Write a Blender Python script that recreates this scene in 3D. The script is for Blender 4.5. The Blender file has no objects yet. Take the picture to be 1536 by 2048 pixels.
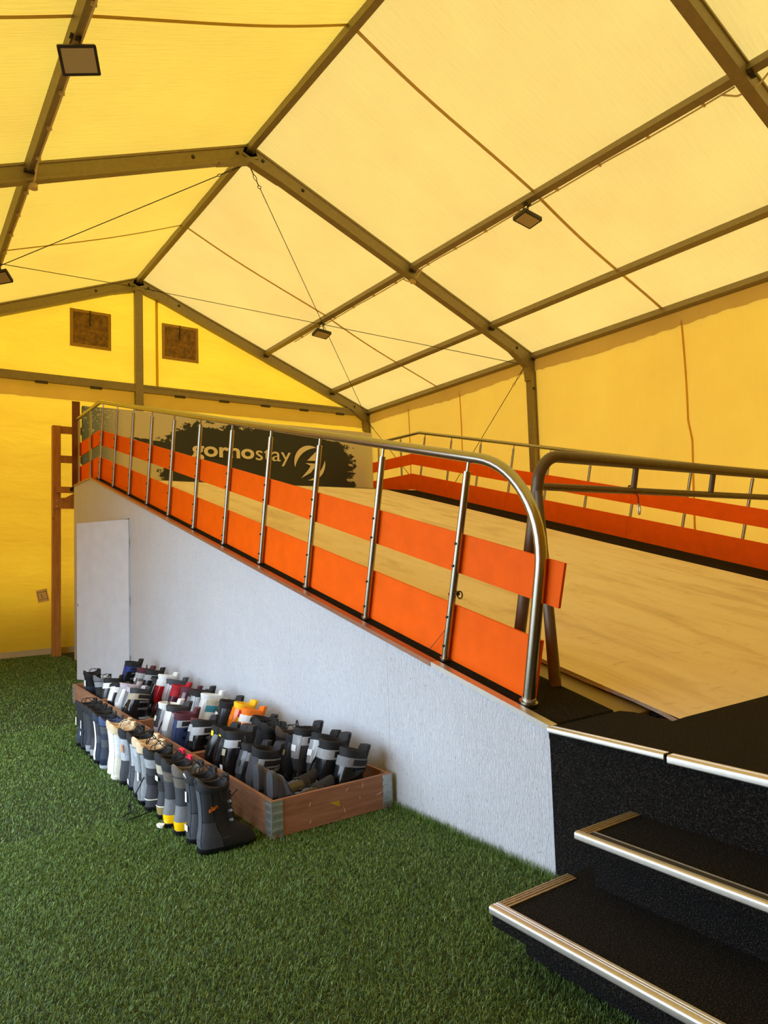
import bpy, math, random
import numpy as np
from mathutils import Vector, Matrix
random.seed(7)
R = math.radians
scene = bpy.context.scene
COL = scene.collection

# ------------------------------------------------------------------ camera, world, sun, exposure
F_PX, YAW, PITCH, ROLL = 1416.652, R(34.947), R(3.848), R(-1.798)
fw = Vector((math.sin(YAW) * math.cos(PITCH), math.cos(YAW) * math.cos(PITCH), math.sin(PITCH)))
rt0 = Vector((math.cos(YAW), -math.sin(YAW), 0)); up0 = rt0.cross(fw)
rt = math.cos(ROLL) * rt0 + math.sin(ROLL) * up0
up = -math.sin(ROLL) * rt0 + math.cos(ROLL) * up0
CAMP = Vector((0, 0, 1.4))
cam_d = bpy.data.cameras.new('camera'); cam = bpy.data.objects.new('camera', cam_d); COL.objects.link(cam)
cam_d.sensor_fit = 'VERTICAL'; cam_d.sensor_height = 36.0; cam_d.lens = F_PX / 2048 * 36.0
cam_d.clip_start = 0.05; cam_d.clip_end = 300
m = Matrix.Identity(4)
for i in range(3):
    m[i][0] = rt[i]; m[i][1] = up[i]; m[i][2] = -fw[i]; m[i][3] = CAMP[i]
cam.matrix_world = m
scene.camera = cam

w = bpy.data.worlds.new('sky'); scene.world = w; w.use_nodes = True
bg = w.node_tree.nodes['Background']
bg.inputs[0].default_value = (0.67, 0.83, 1.0, 1); bg.inputs[1].default_value = 5.2
sun_d = bpy.data.lights.new('sun', 'SUN'); sun_d.energy = 12.0; sun_d.angle = R(9.0); sun_d.color = (1.0, 0.95, 0.86)
sun = bpy.data.objects.new('sun', sun_d); COL.objects.link(sun)
sun.rotation_euler = Vector((-0.10, 0.55, 0.80)).to_track_quat('Z', 'Y').to_euler()
portal_d = bpy.data.lights.new('opening_portal', 'AREA'); portal_d.shape = 'RECTANGLE'
portal_d.size = 5.4; portal_d.size_y = 2.9; portal_d.cycles.is_portal = True
portal = bpy.data.objects.new('opening_portal', portal_d); COL.objects.link(portal)
portal.location = (-1.32, 4.6, 1.45); portal.rotation_euler = Vector((-1, 0, 0)).to_track_quat('Z', 'Y').to_euler()
vs = scene.view_settings
vs.view_transform = 'Standard'; vs.look = 'None'; vs.exposure = 0.45; vs.gamma = 1.0; vs.use_curve_mapping = False
scene.cycles.max_bounces = 10; scene.cycles.diffuse_bounces = 6; scene.cycles.transmission_bounces = 6

# ------------------------------------------------------------------ materials
def lin(c):
    return tuple(((v / 255) / 12.92 if v / 255 <= 0.04045 else ((v / 255 + 0.055) / 1.055) ** 2.4) for v in c)
MATS = {}
def _base(name):
    mt = bpy.data.materials.new(name); mt.use_nodes = True
    return mt, mt.node_tree.nodes, mt.node_tree.links
def mapping(N, L, scale, coord='Object'):
    tc = N.new('ShaderNodeTexCoord'); mp = N.new('ShaderNodeMapping'); mp.inputs['Scale'].default_value = scale
    L.new(tc.outputs[coord], mp.inputs['Vector']); return mp.outputs['Vector']
def noise(N, L, vec, scale, detail=4, rough=.55, dist=0):
    n = N.new('ShaderNodeTexNoise'); n.inputs['Scale'].default_value = scale; n.inputs['Detail'].default_value = detail
    n.inputs['Roughness'].default_value = rough; n.inputs['Distortion'].default_value = dist
    L.new(vec, n.inputs['Vector']); return n.outputs['Fac']
def ramp(N, L, fac, stops):
    r = N.new('ShaderNodeValToRGB'); el = r.color_ramp.elements
    while len(el) < len(stops): el.new(0.5)
    for e, (p, c) in zip(el, stops):
        e.position = p; e.color = (*c, 1) if len(c) == 3 else c
    L.new(fac, r.inputs['Fac']); return r.outputs['Color']
def mixc(N, L, fac, a, b, blend='MIX'):
    x = N.new('ShaderNodeMix'); x.data_type = 'RGBA'; x.blend_type = blend
    for s, v in ((x.inputs['Factor'], fac), (x.inputs[6], a), (x.inputs[7], b)):
        if hasattr(v, 'links'): L.new(v, s)
        elif isinstance(v, (int, float)): s.default_value = v
        else: s.default_value = (*v, 1)
    return x.outputs[2]
def bump(N, L, h, strength, dist=0.01):
    b = N.new('ShaderNodeBump'); b.inputs['Strength'].default_value = strength; b.inputs['Distance'].default_value = dist
    L.new(h, b.inputs['Height']); return b.outputs['Normal']
def plain(name, rgb, rough=.5, metal=0.0, var=0.0, vscale=20, bmp=0.0, bscale=80, coat=0.0, spec=.5):
    """a surface of one colour with optional grain (var) and relief (bmp)"""
    if name in MATS: return MATS[name]
    mt, N, L = _base(name); b = N['Principled BSDF']; c = lin(rgb)
    b.inputs['Base Color'].default_value = (*c, 1); b.inputs['Roughness'].default_value = rough
    b.inputs['Metallic'].default_value = metal; b.inputs['Coat Weight'].default_value = coat
    b.inputs['Specular IOR Level'].default_value = spec
    if var or bmp: v = mapping(N, L, (1, 1, 1))
    if var:
        f = noise(N, L, v, vscale, 5)
        L.new(ramp(N, L, f, [(.3, tuple(x * (1 - var) for x in c)), (.7, tuple(min(1, x * (1 + var)) for x in c))]), b.inputs['Base Color'])
    if bmp: L.new(bump(N, L, noise(N, L, v, bscale, 3), bmp, .004), b.inputs['Normal'])
    MATS[name] = mt; return mt
def fabric(name, rgb, trans=.102, wr=(2.5, 34, 2.5), wstr=.45, dif=.58):
    """coated tent fabric: part of the light passes through it"""
    if name in MATS: return MATS[name]
    mt, N, L = _base(name); N.remove(N['Principled BSDF']); out = N['Material Output']
    c = lin(rgb); v = mapping(N, L, (1, 1, 1))
    f = noise(N, L, v, .8, 6, .6)
    f2 = noise(N, L, mapping(N, L, (1, 14, 1)), 3.0, 4, .6)
    col = ramp(N, L, f, [(.25, tuple(x * .90 for x in c)), (.75, tuple(min(.97, x * 1.06) for x in c))])
    col = mixc(N, L, ramp(N, L, f2, [(.35, (0, 0, 0)), (.75, (.10, .10, .10))]), col, tuple(x * .72 for x in c))
    wav = noise(N, L, mapping(N, L, wr), 1.0, 3, .5, .3)
    fine = noise(N, L, v, 220, 2)
    ad = N.new('ShaderNodeMath'); ad.operation = 'MULTIPLY_ADD'; L.new(fine, ad.inputs[0]); ad.inputs[1].default_value = .06; L.new(wav, ad.inputs[2])
    nrm = bump(N, L, ad.outputs[0], wstr, .05)
    d = N.new('ShaderNodeBsdfDiffuse'); t = N.new('ShaderNodeBsdfTranslucent'); mx = N.new('ShaderNodeAddShader')
    for s, k in ((d, dif), (t, trans)):
        L.new(mixc(N, L, 1.0, col, (k, k, k), 'MULTIPLY'), s.inputs['Color']); L.new(nrm, s.inputs['Normal'])
    L.new(d.outputs[0], mx.inputs[0]); L.new(t.outputs[0], mx.inputs[1]); L.new(mx.outputs[0], out.inputs[0])
    MATS[name] = mt; return mt
def wood(name, ca, cb, axis=(1, 12, 12), rough=.6, knots=False):
    if name in MATS: return MATS[name]
    mt, N, L = _base(name); b = N['Principled BSDF']; b.inputs['Roughness'].default_value = rough
    v = mapping(N, L, axis); f = noise(N, L, v, 3.0, 6, .6, .8)
    col = ramp(N, L, f, [(.3, lin(ca)), (.7, lin(cb))])
    f2 = noise(N, L, mapping(N, L, tuple(a * 3 for a in axis)), 6, 3)
    col = mixc(N, L, ramp(N, L, f2, [(.55, (0, 0, 0)), (.75, (.35, .35, .35))]), col, tuple(x * .55 for x in lin(ca)))
    if knots:
        f3 = noise(N, L, mapping(N, L, (1, 1, 1)), 7, 2)
        col = mixc(N, L, ramp(N, L, f3, [(.70, (0, 0, 0)), (.78, (.8, .8, .8))]), col, tuple(x * .4 for x in lin(ca)))
    L.new(col, b.inputs['Base Color']); L.new(bump(N, L, f, .15, .003), b.inputs['Normal'])
    MATS[name] = mt; return mt
def carpet(name, rgb, fleck, ribs=None):
    if name in MATS: return MATS[name]
    mt, N, L = _base(name); b = N['Principled BSDF']; b.inputs['Roughness'].default_value = .95
    b.inputs['Specular IOR Level'].default_value = .15
    v = mapping(N, L, (1, 1, 1)); f = noise(N, L, v, 230, 3, .75)
    col = ramp(N, L, f, [(.40, lin(rgb)), (.54, tuple(x * 2.2 for x in lin(rgb))), (.68, lin(fleck))])
    h = f
    if ribs:
        vo = N.new('ShaderNodeTexNoise'); vo.inputs['Scale'].default_value = 1.0; vo.inputs['Detail'].default_value = 2
        L.new(mapping(N, L, ribs), vo.inputs['Vector'])
        ad = N.new('ShaderNodeMath'); ad.operation = 'ADD'; L.new(vo.outputs['Fac'], ad.inputs[0]); L.new(f, ad.inputs[1]); h = ad.outputs[0]
    L.new(col, b.inputs['Base Color']); L.new(bump(N, L, h, 1.0, .012), b.inputs['Normal'])
    MATS[name] = mt; return mt
def osb(name, rgb):
    if name in MATS: return MATS[name]
    mt, N, L = _base(name); b = N['Principled BSDF']; b.inputs['Roughness'].default_value = .55
    c = lin(rgb)
    def strands(sc, rot):
        tc = N.new('ShaderNodeTexCoord'); mp = N.new('ShaderNodeMapping'); mp.inputs['Scale'].default_value = sc; mp.inputs['Rotation'].default_value = rot
        L.new(tc.outputs['Object'], mp.inputs['Vector'])
        vo = N.new('ShaderNodeTexVoronoi'); vo.feature = 'F1'; vo.inputs['Scale'].default_value = 1.0
        L.new(mp.outputs['Vector'], vo.inputs['Vector']); return vo
    a = strands((8, 55, 14), (.15, 0, 0)); d = strands((8, 13, 52), (.9, 0, 0)); e2 = strands((8, 48, 11), (-.75, 0, 0))
    ad = N.new('ShaderNodeMath'); ad.operation = 'ADD'
    sep = N.new('ShaderNodeSeparateColor'); L.new(a.outputs['Color'], sep.inputs[0])
    sep2 = N.new('ShaderNodeSeparateColor'); L.new(d.outputs['Color'], sep2.inputs[0])
    sep3 = N.new('ShaderNodeSeparateColor'); L.new(e2.outputs['Color'], sep3.inputs[0])
    L.new(sep.outputs[0], ad.inputs[0]); L.new(sep2.outputs[1], ad.inputs[1])
    ad2 = N.new('ShaderNodeMath'); ad2.operation = 'ADD'; L.new(ad.outputs[0], ad2.inputs[0]); L.new(sep3.outputs[2], ad2.inputs[1])
    h = ad2.outputs[0]
    f = noise(N, L, mapping(N, L, (1, 95, 34)), 1.5, 2, .5, .6)
    pits = ramp(N, L, f, [(.635, (0, 0, 0)), (.73, (.8, .8, .8))])
    fb = noise(N, L, mapping(N, L, (1, 110, 45)), 1.0, 4, .65, 1.0)
    hb = N.new('ShaderNodeMath'); hb.operation = 'MULTIPLY_ADD'; L.new(fb, hb.inputs[0]); hb.inputs[1].default_value = 2.2; L.new(h, hb.inputs[2]); hq = hb.outputs[0]
    big = noise(N, L, mapping(N, L, (1, 1, 1)), 1.6, 4)
    h2 = N.new('ShaderNodeMath'); h2.operation = 'MULTIPLY'; L.new(h, h2.inputs[0]); h2.inputs[1].default_value = .33
    tone = ramp(N, L, h2.outputs[0], [(.2, (.96, .96, .96)), (.8, (1, 1, 1))])
    col = mixc(N, L, pits, ramp(N, L, big, [(.3, tuple(x * .93 for x in c)), (.7, c)]), tuple(x * .35 for x in c))
    col = mixc(N, L, 1.0, col, tone, 'MULTIPLY')
    L.new(col, b.inputs['Base Color']); L.new(bump(N, L, hq, .9, .0045), b.inputs['Normal'])
    MATS[name] = mt; return mt

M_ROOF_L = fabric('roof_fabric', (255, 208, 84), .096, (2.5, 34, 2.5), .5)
M_ROOF_R = fabric('roof_fabric_pale_lit', (252, 212, 118), .099, (4, 26, 4), .24)  # right slope's paler look in the light, put into the fabric colour
M_GABLE = fabric('gable_fabric', (254, 200, 50), .148, (2, 2, 6), .25)
M_WALLF = fabric('side_fabric', (252, 192, 66), .195, (2, 8, 2), .2)
M_FLAP = fabric('flap_fabric', (228, 208, 166), .60, (2, 8, 2), .2, .30)
M_ALU = plain('aged_aluminium', (146, 132, 92), .48, .55, .09, 18, .05, 60)
M_ALU_D = plain('dark_hardware', (70, 62, 45), .5, .6)
M_STEEL = plain('brushed_stainless', (172, 169, 152), .27, 1.0, .06, 60)
M_NOSE = plain('nosing_aluminium', (206, 200, 188), .38, .8, .06, 50)
M_GALV = plain('galvanised_steel', (176, 184, 182), .36, .7, .15, 40, .1, 60)
M_OLIVE = plain('olive_paint', (104, 88, 62), .42, .2, .12, 15)
M_ORANGE = plain('orange_board', (246, 98, 0), .6, 0, .06, 8, .05, 40, 0, .12)
M_WHITE = osb('white_painted_osb', (222, 226, 232))
M_DOORW = plain('white_painted_board', (214, 220, 228), .5, 0, .05, 6, .12, 40)
M_CARPET = carpet('black_carpet', (14, 14, 14), (96, 92, 82), (90, 22, 90))
M_TRIM_REFL = plain('trim_orange_reflection', (168, 124, 96), .35, .6, .1, 30)
M_COLLAR = wood('collar_boards', (140, 98, 72), (178, 132, 100), (14, 1.2, 14), .65)
M_COLLAR_X = wood('collar_end_boards', (138, 92, 64), (174, 124, 90), (1.2, 14, 14), .65)
M_POSTW = wood('stained_timber', (166, 102, 30), (204, 138, 52), (12, 12, 1), .5, True)
M_DARKW = wood('dark_plywood', (96, 48, 16), (128, 70, 28), (12, 12, 1), .5)
M_TURFB = plain('turf_backing', (30, 44, 20), .95, 0, .3, 60)
M_GROUND = plain('outside_asphalt', (104, 106, 108), .9, 0, .15, 5)
M_TROUGH = plain('trough_paint', (126, 110, 62), .35, .2, .1, 10)
M_BLACK = plain('black_plastic', (22, 22, 22), .4)
M_LAMPH = plain('lamp_housing', (52, 46, 36), .5, .2)
M_LENS = plain('frosted_lens', (176, 162, 118), .35)
M_CABLE = plain('steel_cable', (48, 40, 24), .6, .2)
M_WIRE = plain('pale_flex', (214, 190, 120), .55)
M_MESH = plain('vent_mesh', (128, 96, 30), .8, 0, .5, 14, .4, 150)
M_VFRAME = plain('vent_border', (168, 132, 40), .7, 0, .15, 30)
M_PAPER = plain('white_label', (232, 234, 236), .6)
def mat_mat():
    mt, N, L = _base('slope_matting'); b = N['Principled BSDF']; b.inputs['Roughness'].default_value = .9; b.inputs['Specular IOR Level'].default_value = .2
    v1 = mapping(N, L, (2.2, .7, 1)); f = noise(N, L, v1, 1.6, 6, .62, .6)
    col = ramp(N, L, f, [(.28, lin((216, 196, 172))), (.5, lin((242, 226, 204))), (.75, lin((248, 236, 220)))])
    f2 = noise(N, L, mapping(N, L, (2, 9, 1)), 2.4, 5, .6)
    col = mixc(N, L, ramp(N, L, f2, [(.60, (0, 0, 0)), (.80, (.55, .55, .55))]), col, lin((176, 150, 120)))
    fine = noise(N, L, mapping(N, L, (1, 1, 1)), 180, 3)
    L.new(col, b.inputs['Base Color']); L.new(bump(N, L, fine, .7, .006), b.inputs['Normal']); return mt
M_MAT = mat_mat()
def turf_mat():
    mt, N, L = _base('turf_blade'); b = N['Principled BSDF']; b.inputs['Roughness'].default_value = .5
    at = N.new('ShaderNodeAttribute'); at.attribute_name = 'tint'
    col = ramp(N, L, at.outputs['Fac'], [(0, lin((44, 66, 20))), (.45, lin((100, 136, 52))), (.8, lin((160, 188, 100))), (1, lin((208, 216, 150)))])
    L.new(col, b.inputs['Base Color']); return mt
M_TURF = turf_mat()

# ------------------------------------------------------------------ geometry helpers
class MB:
    def __init__(s): s.v = []; s.f = []
    def add(s, vs_, fs):
        o = len(s.v); s.v += [tuple(p) for p in vs_]; s.f += [tuple(i + o for i in f) for f in fs]; return s
    def box(s, a, b):
        (x0, y0, z0), (x1, y1, z1) = a, b
        return s.add([(x0, y0, z0), (x1, y0, z0), (x1, y1, z0), (x0, y1, z0), (x0, y0, z1), (x1, y0, z1), (x1, y1, z1), (x0, y1, z1)],
                     [(3, 2, 1, 0), (4, 5, 6, 7), (0, 1, 5, 4), (1, 2, 6, 5), (2, 3, 7, 6), (3, 0, 4, 7)])
    def prism(s, poly, off):
        """poly: 3D points of one face; off: vector of extrusion"""
        n = len(poly); off = Vector(off); a = [Vector(p) for p in poly]; b = [p + off for p in a]
        return s.add(a + b, [tuple(reversed(range(n))), tuple(range(n, 2 * n))] + [(i, (i + 1) % n, (i + 1) % n + n, i + n) for i in range(n)])
    def beam(s, prof, A, B, upv=(0, 0, 1)):
        A = Vector(A); B = Vector(B); d = (B - A).normalized(); upv = Vector(upv)
        sd = d.cross(upv).normalized(); u = sd.cross(d)
        return s.prism([A + sd * x + u * y for x, y in prof], B - A)
    def tube(s, pts, r, seg=12, closed=False, cap=True):
        pts = [Vector(p) for p in pts]; n = len(pts); rs = r if isinstance(r, (list, tuple)) else [r] * n
        t0 = (pts[1] - pts[0]).normalized(); ref = Vector((0, 0, 1)) if abs(t0.z) < .9 else Vector((1, 0, 0))
        u = t0.cross(ref).normalized(); verts = []
        for i, p in enumerate(pts):
            if closed: t = (pts[(i + 1) % n] - pts[i - 1]).normalized()
            else: t = ((pts[min(i + 1, n - 1)] - pts[max(i - 1, 0)])).normalized()
            u = (u - t * u.dot(t)).normalized(); v = t.cross(u)
            verts += [p + (u * math.cos(2 * math.pi * k / seg) + v * math.sin(2 * math.pi * k / seg)) * rs[i] for k in range(seg)]
        fs = []
        for i in range(n if closed else n - 1):
            j = (i + 1) % n
            fs += [(i * seg + k, i * seg + (k + 1) % seg, j * seg + (k + 1) % seg, j * seg + k) for k in range(seg)]
        if cap and not closed: fs += [tuple(reversed(range(seg))), tuple(range((n - 1) * seg, n * seg))]
        return s.add(verts, fs)
    def loft(s, rings, cap0=True, cap1=True):
        n = len(rings[0]); verts = [p for r_ in rings for p in r_]; fs = []
        for i in range(len(rings) - 1):
            fs += [(i * n + k, i * n + (k + 1) % n, (i + 1) * n + (k + 1) % n, (i + 1) * n + k) for k in range(n)]
        if cap0: fs.append(tuple(reversed(range(n))))
        if cap1: fs.append(tuple(range((len(rings) - 1) * n, len(rings) * n)))
        return s.add(verts, fs)
    def grid(s, rows):
        n = len(rows[0]); verts = [p for r_ in rows for p in r_]
        return s.add(verts, [(i * n + k, i * n + k + 1, (i + 1) * n + k + 1, (i + 1) * n + k) for i in range(len(rows) - 1) for k in range(n - 1)])
    def mesh(s, name, smooth=35):
        me = bpy.data.meshes.new(name); me.from_pydata(s.v, [], s.f); me.update()
        if smooth:
            me.polygons.foreach_set('use_smooth', [True] * len(me.polygons)); me.set_sharp_from_angle(angle=R(smooth))
        return me
    def obj(s, name, mat, parent=None, smooth=35): return link(name, s.mesh(name, smooth), mat, parent)
def link(name, me, mat, parent=None):
    o = bpy.data.objects.new(name, me); COL.objects.link(o)
    if not me.materials: me.materials.append(None)
    o.material_slots[0].link = 'OBJECT'; o.material_slots[0].material = mat
    if parent: o.parent = parent
    return o
def empty(name, loc=(0, 0, 0), rot=(0, 0, 0)):
    o = bpy.data.objects.new(name, None); COL.objects.link(o); o.location = loc; o.rotation_euler = rot; o.empty_display_size = .05; return o
LABELS = {}
def tag(o, label, cat, group=None):
    o['label'] = label; o['category'] = cat
    if group: o['group'] = group
    assert label not in LABELS, label
    LABELS[label] = 1; return o
def struct(o): o['kind'] = 'structure'; return o
def fillet(pts, r, n=8):
    out = [Vector(pts[0])]
    for i in range(1, len(pts) - 1):
        p = Vector(pts[i]); a = Vector(pts[i - 1]) - p; b = Vector(pts[i + 1]) - p
        rr = r[i - 1] if isinstance(r, (list, tuple)) else r
        h = a.angle(b) / 2; d = rr / math.tan(h); d = min(d, a.length * .99, b.length * .99); rad = d * math.tan(h)
        a.normalize(); b.normalize(); c = p + (a + b).normalized() * rad / math.sin(h)
        s = p + a * d - c; e = p + b * d - c; ang = s.angle(e)
        for k in range(n + 1):
            t = k / n; out.append(c + (s * math.sin((1 - t) * ang) + e * math.sin(t * ang)) / math.sin(ang) if ang > 1e-4 else c + s)
    out.append(Vector(pts[-1])); return out
def ray(x, y): return fw + rt * ((x - 768) / F_PX) - up * ((y - 1024) / F_PX)
def onz(x, y, z=0.0):
    d = ray(x, y); return CAMP + d * ((z - CAMP.z) / d.z)

# ------------------------------------------------------------------ setting: ground, floor, tent
XR, HW, HR, HE = 3.695, 4.996, 6.678, 4.687
XL, XRT = XR - HW, XR + HW
YG, Y2, Y3, Y4 = 12.98, 8.05, 3.06, -1.9
SL = (HR - HE) / HW
P1, P2 = .5078, .8169
def roof(t, y, dz=0.0, side=1): return (XR + side * HW * t, y, HR - (HR - HE) * t + dz)
g = struct(MB().box((-45, -45, -.30), (60, 60, -.04)).obj('floor_outside', M_GROUND))
fl = struct(MB().box((XL - .1, Y4 - .1, -.035), (XRT + .1, YG + .12, 0)).obj('floor', M_TURFB))

struct(MB().box((-8, 15.6, -.05), (14, 16.0, 4.5)).obj('wall_added_shade', plain('shade_wall_timber', (120, 96, 70), .8)))  # unseen building wall, added to shade the lower gable from outside
# turf blades: nobody could count them
def turf():
    rng = np.random.default_rng(3); P = []
    cfg = [(0, 1.0, 4.2, 46000), (0, 4.2, 7.0, 17000), (0, 7.0, 12.95, 5500)]
    for _, y0, y1, dens in cfg:
        x0, x1 = -1.2, 2.36; n = int((x1 - x0) * (y1 - y0) * dens)
        P.append(np.c_[rng.uniform(x0, x1, n), rng.uniform(y0, y1, n)])
    n = int(.7 * .8 * 46000); P.append(np.c_[rng.uniform(1.2, 1.9, n), rng.uniform(.2, 1.0, n)])
    nb = 2600; P.append(np.c_[rng.uniform(2.335, 2.372, nb), rng.uniform(1.9, 3.6, nb)]); ntall = nb
    P = np.concatenate(P); tall = np.zeros(len(P)); tall[-ntall:] = 1; P = np.c_[P, np.zeros(len(P))]
    d = P - np.array(CAMP); z = d @ np.array(fw); px = 768 + F_PX * (d @ np.array(rt)) / z; py = 1024 - F_PX * (d @ np.array(up)) / z
    keep = (z > .5) & (px > -260) & (px < 1500) & (py < 2300)
    keep &= ~((P[:, 0] > 1.85) & (P[:, 1] < 1.86))
    P = P[keep]; z = z[keep]; tall = tall[keep]; n = len(P)
    wd = .00085 * np.clip(z / 2.6, 1, 4.0) * rng.uniform(.7, 1.3, n); ln = rng.uniform(.011, .025, n) + tall * rng.uniform(0, .035, n)
    a = rng.uniform(0, 2 * np.pi, n); lean = rng.uniform(.4, 1.5, n) * (1 - .6 * tall); b = a + rng.normal(0, 1.3, n)
    sd = np.c_[np.sin(a), -np.cos(a), np.zeros(n)] * wd[:, None]
    d1 = np.c_[np.cos(a) * np.sin(lean * .5), np.sin(a) * np.sin(lean * .5), np.cos(lean * .5)] * (ln * .55)[:, None]
    d2 = np.c_[np.cos(b) * np.sin(lean * 1.4), np.sin(b) * np.sin(lean * 1.4), np.cos(lean * 1.4)] * (ln * .6)[:, None]
    V = np.stack([P - sd, P + sd, P + d1 - sd * .8, P + d1 + sd * .8, P + d1 + d2], 1).reshape(-1, 3)
    i = (np.arange(n) * 5)[:, None]
    quads = i + np.array([0, 1, 3, 2]); tris = i + np.array([2, 3, 4])
    loops = np.concatenate([quads, tris], 1).ravel()
    starts = (np.arange(n)[:, None] * 7 + np.array([0, 4])).ravel()
    me = bpy.data.meshes.new('turf'); me.vertices.add(len(V)); me.vertices.foreach_set('co', V.ravel())
    me.loops.add(len(loops)); me.loops.foreach_set('vertex_index', loops)
    me.polygons.add(2 * n); me.polygons.foreach_set('loop_start', starts)
    me.update(calc_edges=True); me.validate()
    at = me.attributes.new('tint', 'FLOAT', 'POINT'); at.data.foreach_set('value', np.repeat(np.clip(rng.beta(1.6, 3, n), 0, 1), 5))
    o = link('artificial_turf', me, M_TURF)
    o['label'] = 'short green artificial turf covering the tent floor'; o['category'] = 'turf'; o['kind'] = 'stuff'
turf()

ceil = struct(empty('ceiling'))
BAYS = [(Y4, Y3), (Y3, Y2), (Y2, YG)]
def panel(y0, y1, side, mat):
    mb = MB(); rows = []
    for i in range(25):
        t = i / 24 * 1.005; row = []
        for k in range(33):
            y = y0 + (y1 - y0) * k / 32
            s = k / 32 * (1 - k / 32) * 4
            sag = -.02 * s * abs(math.sin(math.pi * (t / P1 if t < P1 else (t - P1) / (P2 - P1) if t < P2 else (t - P2) / (1.005 - P2))))
            rip = .004 * math.sin(y * 31 + t * 6 + 1.5 * math.sin(t * 5)) * s
            row.append(roof(t, y, .055 + sag + rip, side))
        rows.append(row)
    return mb.grid(rows).obj('roof_panel', mat, ceil, 80)
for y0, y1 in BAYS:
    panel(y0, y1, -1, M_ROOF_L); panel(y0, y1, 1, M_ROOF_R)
for ys in (.58, 5.6, 10.52):                      # welded seams across the middle of each bay
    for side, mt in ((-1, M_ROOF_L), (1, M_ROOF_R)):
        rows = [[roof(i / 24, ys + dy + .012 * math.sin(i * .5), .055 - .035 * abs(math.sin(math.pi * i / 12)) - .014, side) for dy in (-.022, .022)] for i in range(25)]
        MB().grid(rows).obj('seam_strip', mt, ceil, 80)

def wrinkle_wall(name, X, ylist, z0, z1, mat, amp=.012):
    e = struct(empty(name))
    for ya, yb in ylist:
        rows = [[(X + amp * math.sin(y * 7 + z * .6) * math.sin(math.pi * (y - ya) / (yb - ya)), y, z) for y in np.linspace(ya, yb, 41)] for z in np.linspace(z0, z1, 14)]
        MB().grid(rows).obj('fabric_panel', mat, e, 80)
    return e
wr = wrinkle_wall('wall_right', XRT + .05, [(Y4, Y3), (Y3, Y2), (Y2, YG + .1)], 0, HE + .05, M_WALLF)
for ya, yb in ((Y3 + .06, Y2 - .06), (Y2 + .06, YG - .06)):      # double layer under the eave with a ragged lower edge
    rng = random.Random(5); rows = [[], []]
    for y in np.linspace(ya, yb, 60):
        rows[0].append((XRT + .028, y, HE - .02)); rows[1].append((XRT + .024, y, HE - .27 + rng.uniform(-.012, .012) + .02 * math.sin(y * 1.7)))
    MB().grid(rows).obj('eave_flap', M_FLAP, wr, 80)
for y in (5.35, 11.5, 9.9):
    MB().grid([[(XRT + .03, y + dy + .03 * math.sin(z * 1.3) - (.05 if z < 3 else 0), z) for dy in (-.015, .015)] for z in np.linspace(.4, HE - .2, 16)]).obj('wall_seam', M_WALLF, wr, 80)
# gable wall
wb = struct(empty('wall_back'))
gy = YG + .07
mb = MB(); rows = []
for x in np.linspace(XL, XRT, 61):
    zt = HR - SL * abs(x - XR) + .03
    rows.append([(x, gy + .012 * math.sin(x * 5 + z * .8) + .01 * math.sin(z * 9 + x) + .018 * math.sin((x * .9 - z) * 7) * max(0, 1 - z / 1.3), z) for z in np.linspace(0, zt, 30)])
mb.grid(rows).obj('fabric_panel', M_GABLE, wb, 80)
rows = [[], []]
rng = random.Random(8)
for x in np.linspace(XL + .1, XRT - .1, 80):
    rows[0].append((x, gy - .03, 4.62)); rows[1].append((x, gy - .03, 4.33 + rng.uniform(-.006, .006)))
MB().grid(rows).obj('beam_flap', M_FLAP, wb, 80)
MB().grid([[(x, gy - .025, z) for x in (4.02, 4.07)] for z in np.linspace(4.7, 6.5, 6)]).obj('wall_seam', M_GABLE, wb, 80)
MB().grid([[(x, gy - .03 - .02 * math.sin(x * 3) ** 2, z) for x in np.linspace(XL, XRT, 60)] for z in (0.0, .10)]).obj('skirt', plain('skirt_fabric', (196, 176, 130), .8), wb, 80)
# left wall with its rolled-up opening, front wall behind the camera
wl = struct(empty('wall_left'))
for a, b in (((XL - .06, Y4, 0), (XL - .05, 1.9, HE)), ((XL - .06, 7.3, 0), (XL - .05, YG, HE)), ((XL - .06, 1.9, 2.9), (XL - .05, 7.3, HE))):
    MB().box(a, b).obj('fabric_panel', M_WALLF, wl)
wf = struct(empty('wall_front'))
MB().prism([(XL, Y4 - .05, 0), (XRT, Y4 - .05, 0), (XRT, Y4 - .05, HE), (XR, Y4 - .05, HR), (XL, Y4 - .05, HE)], (0, -.01, 0)).obj('fabric_panel', M_GABLE, wf)

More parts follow.
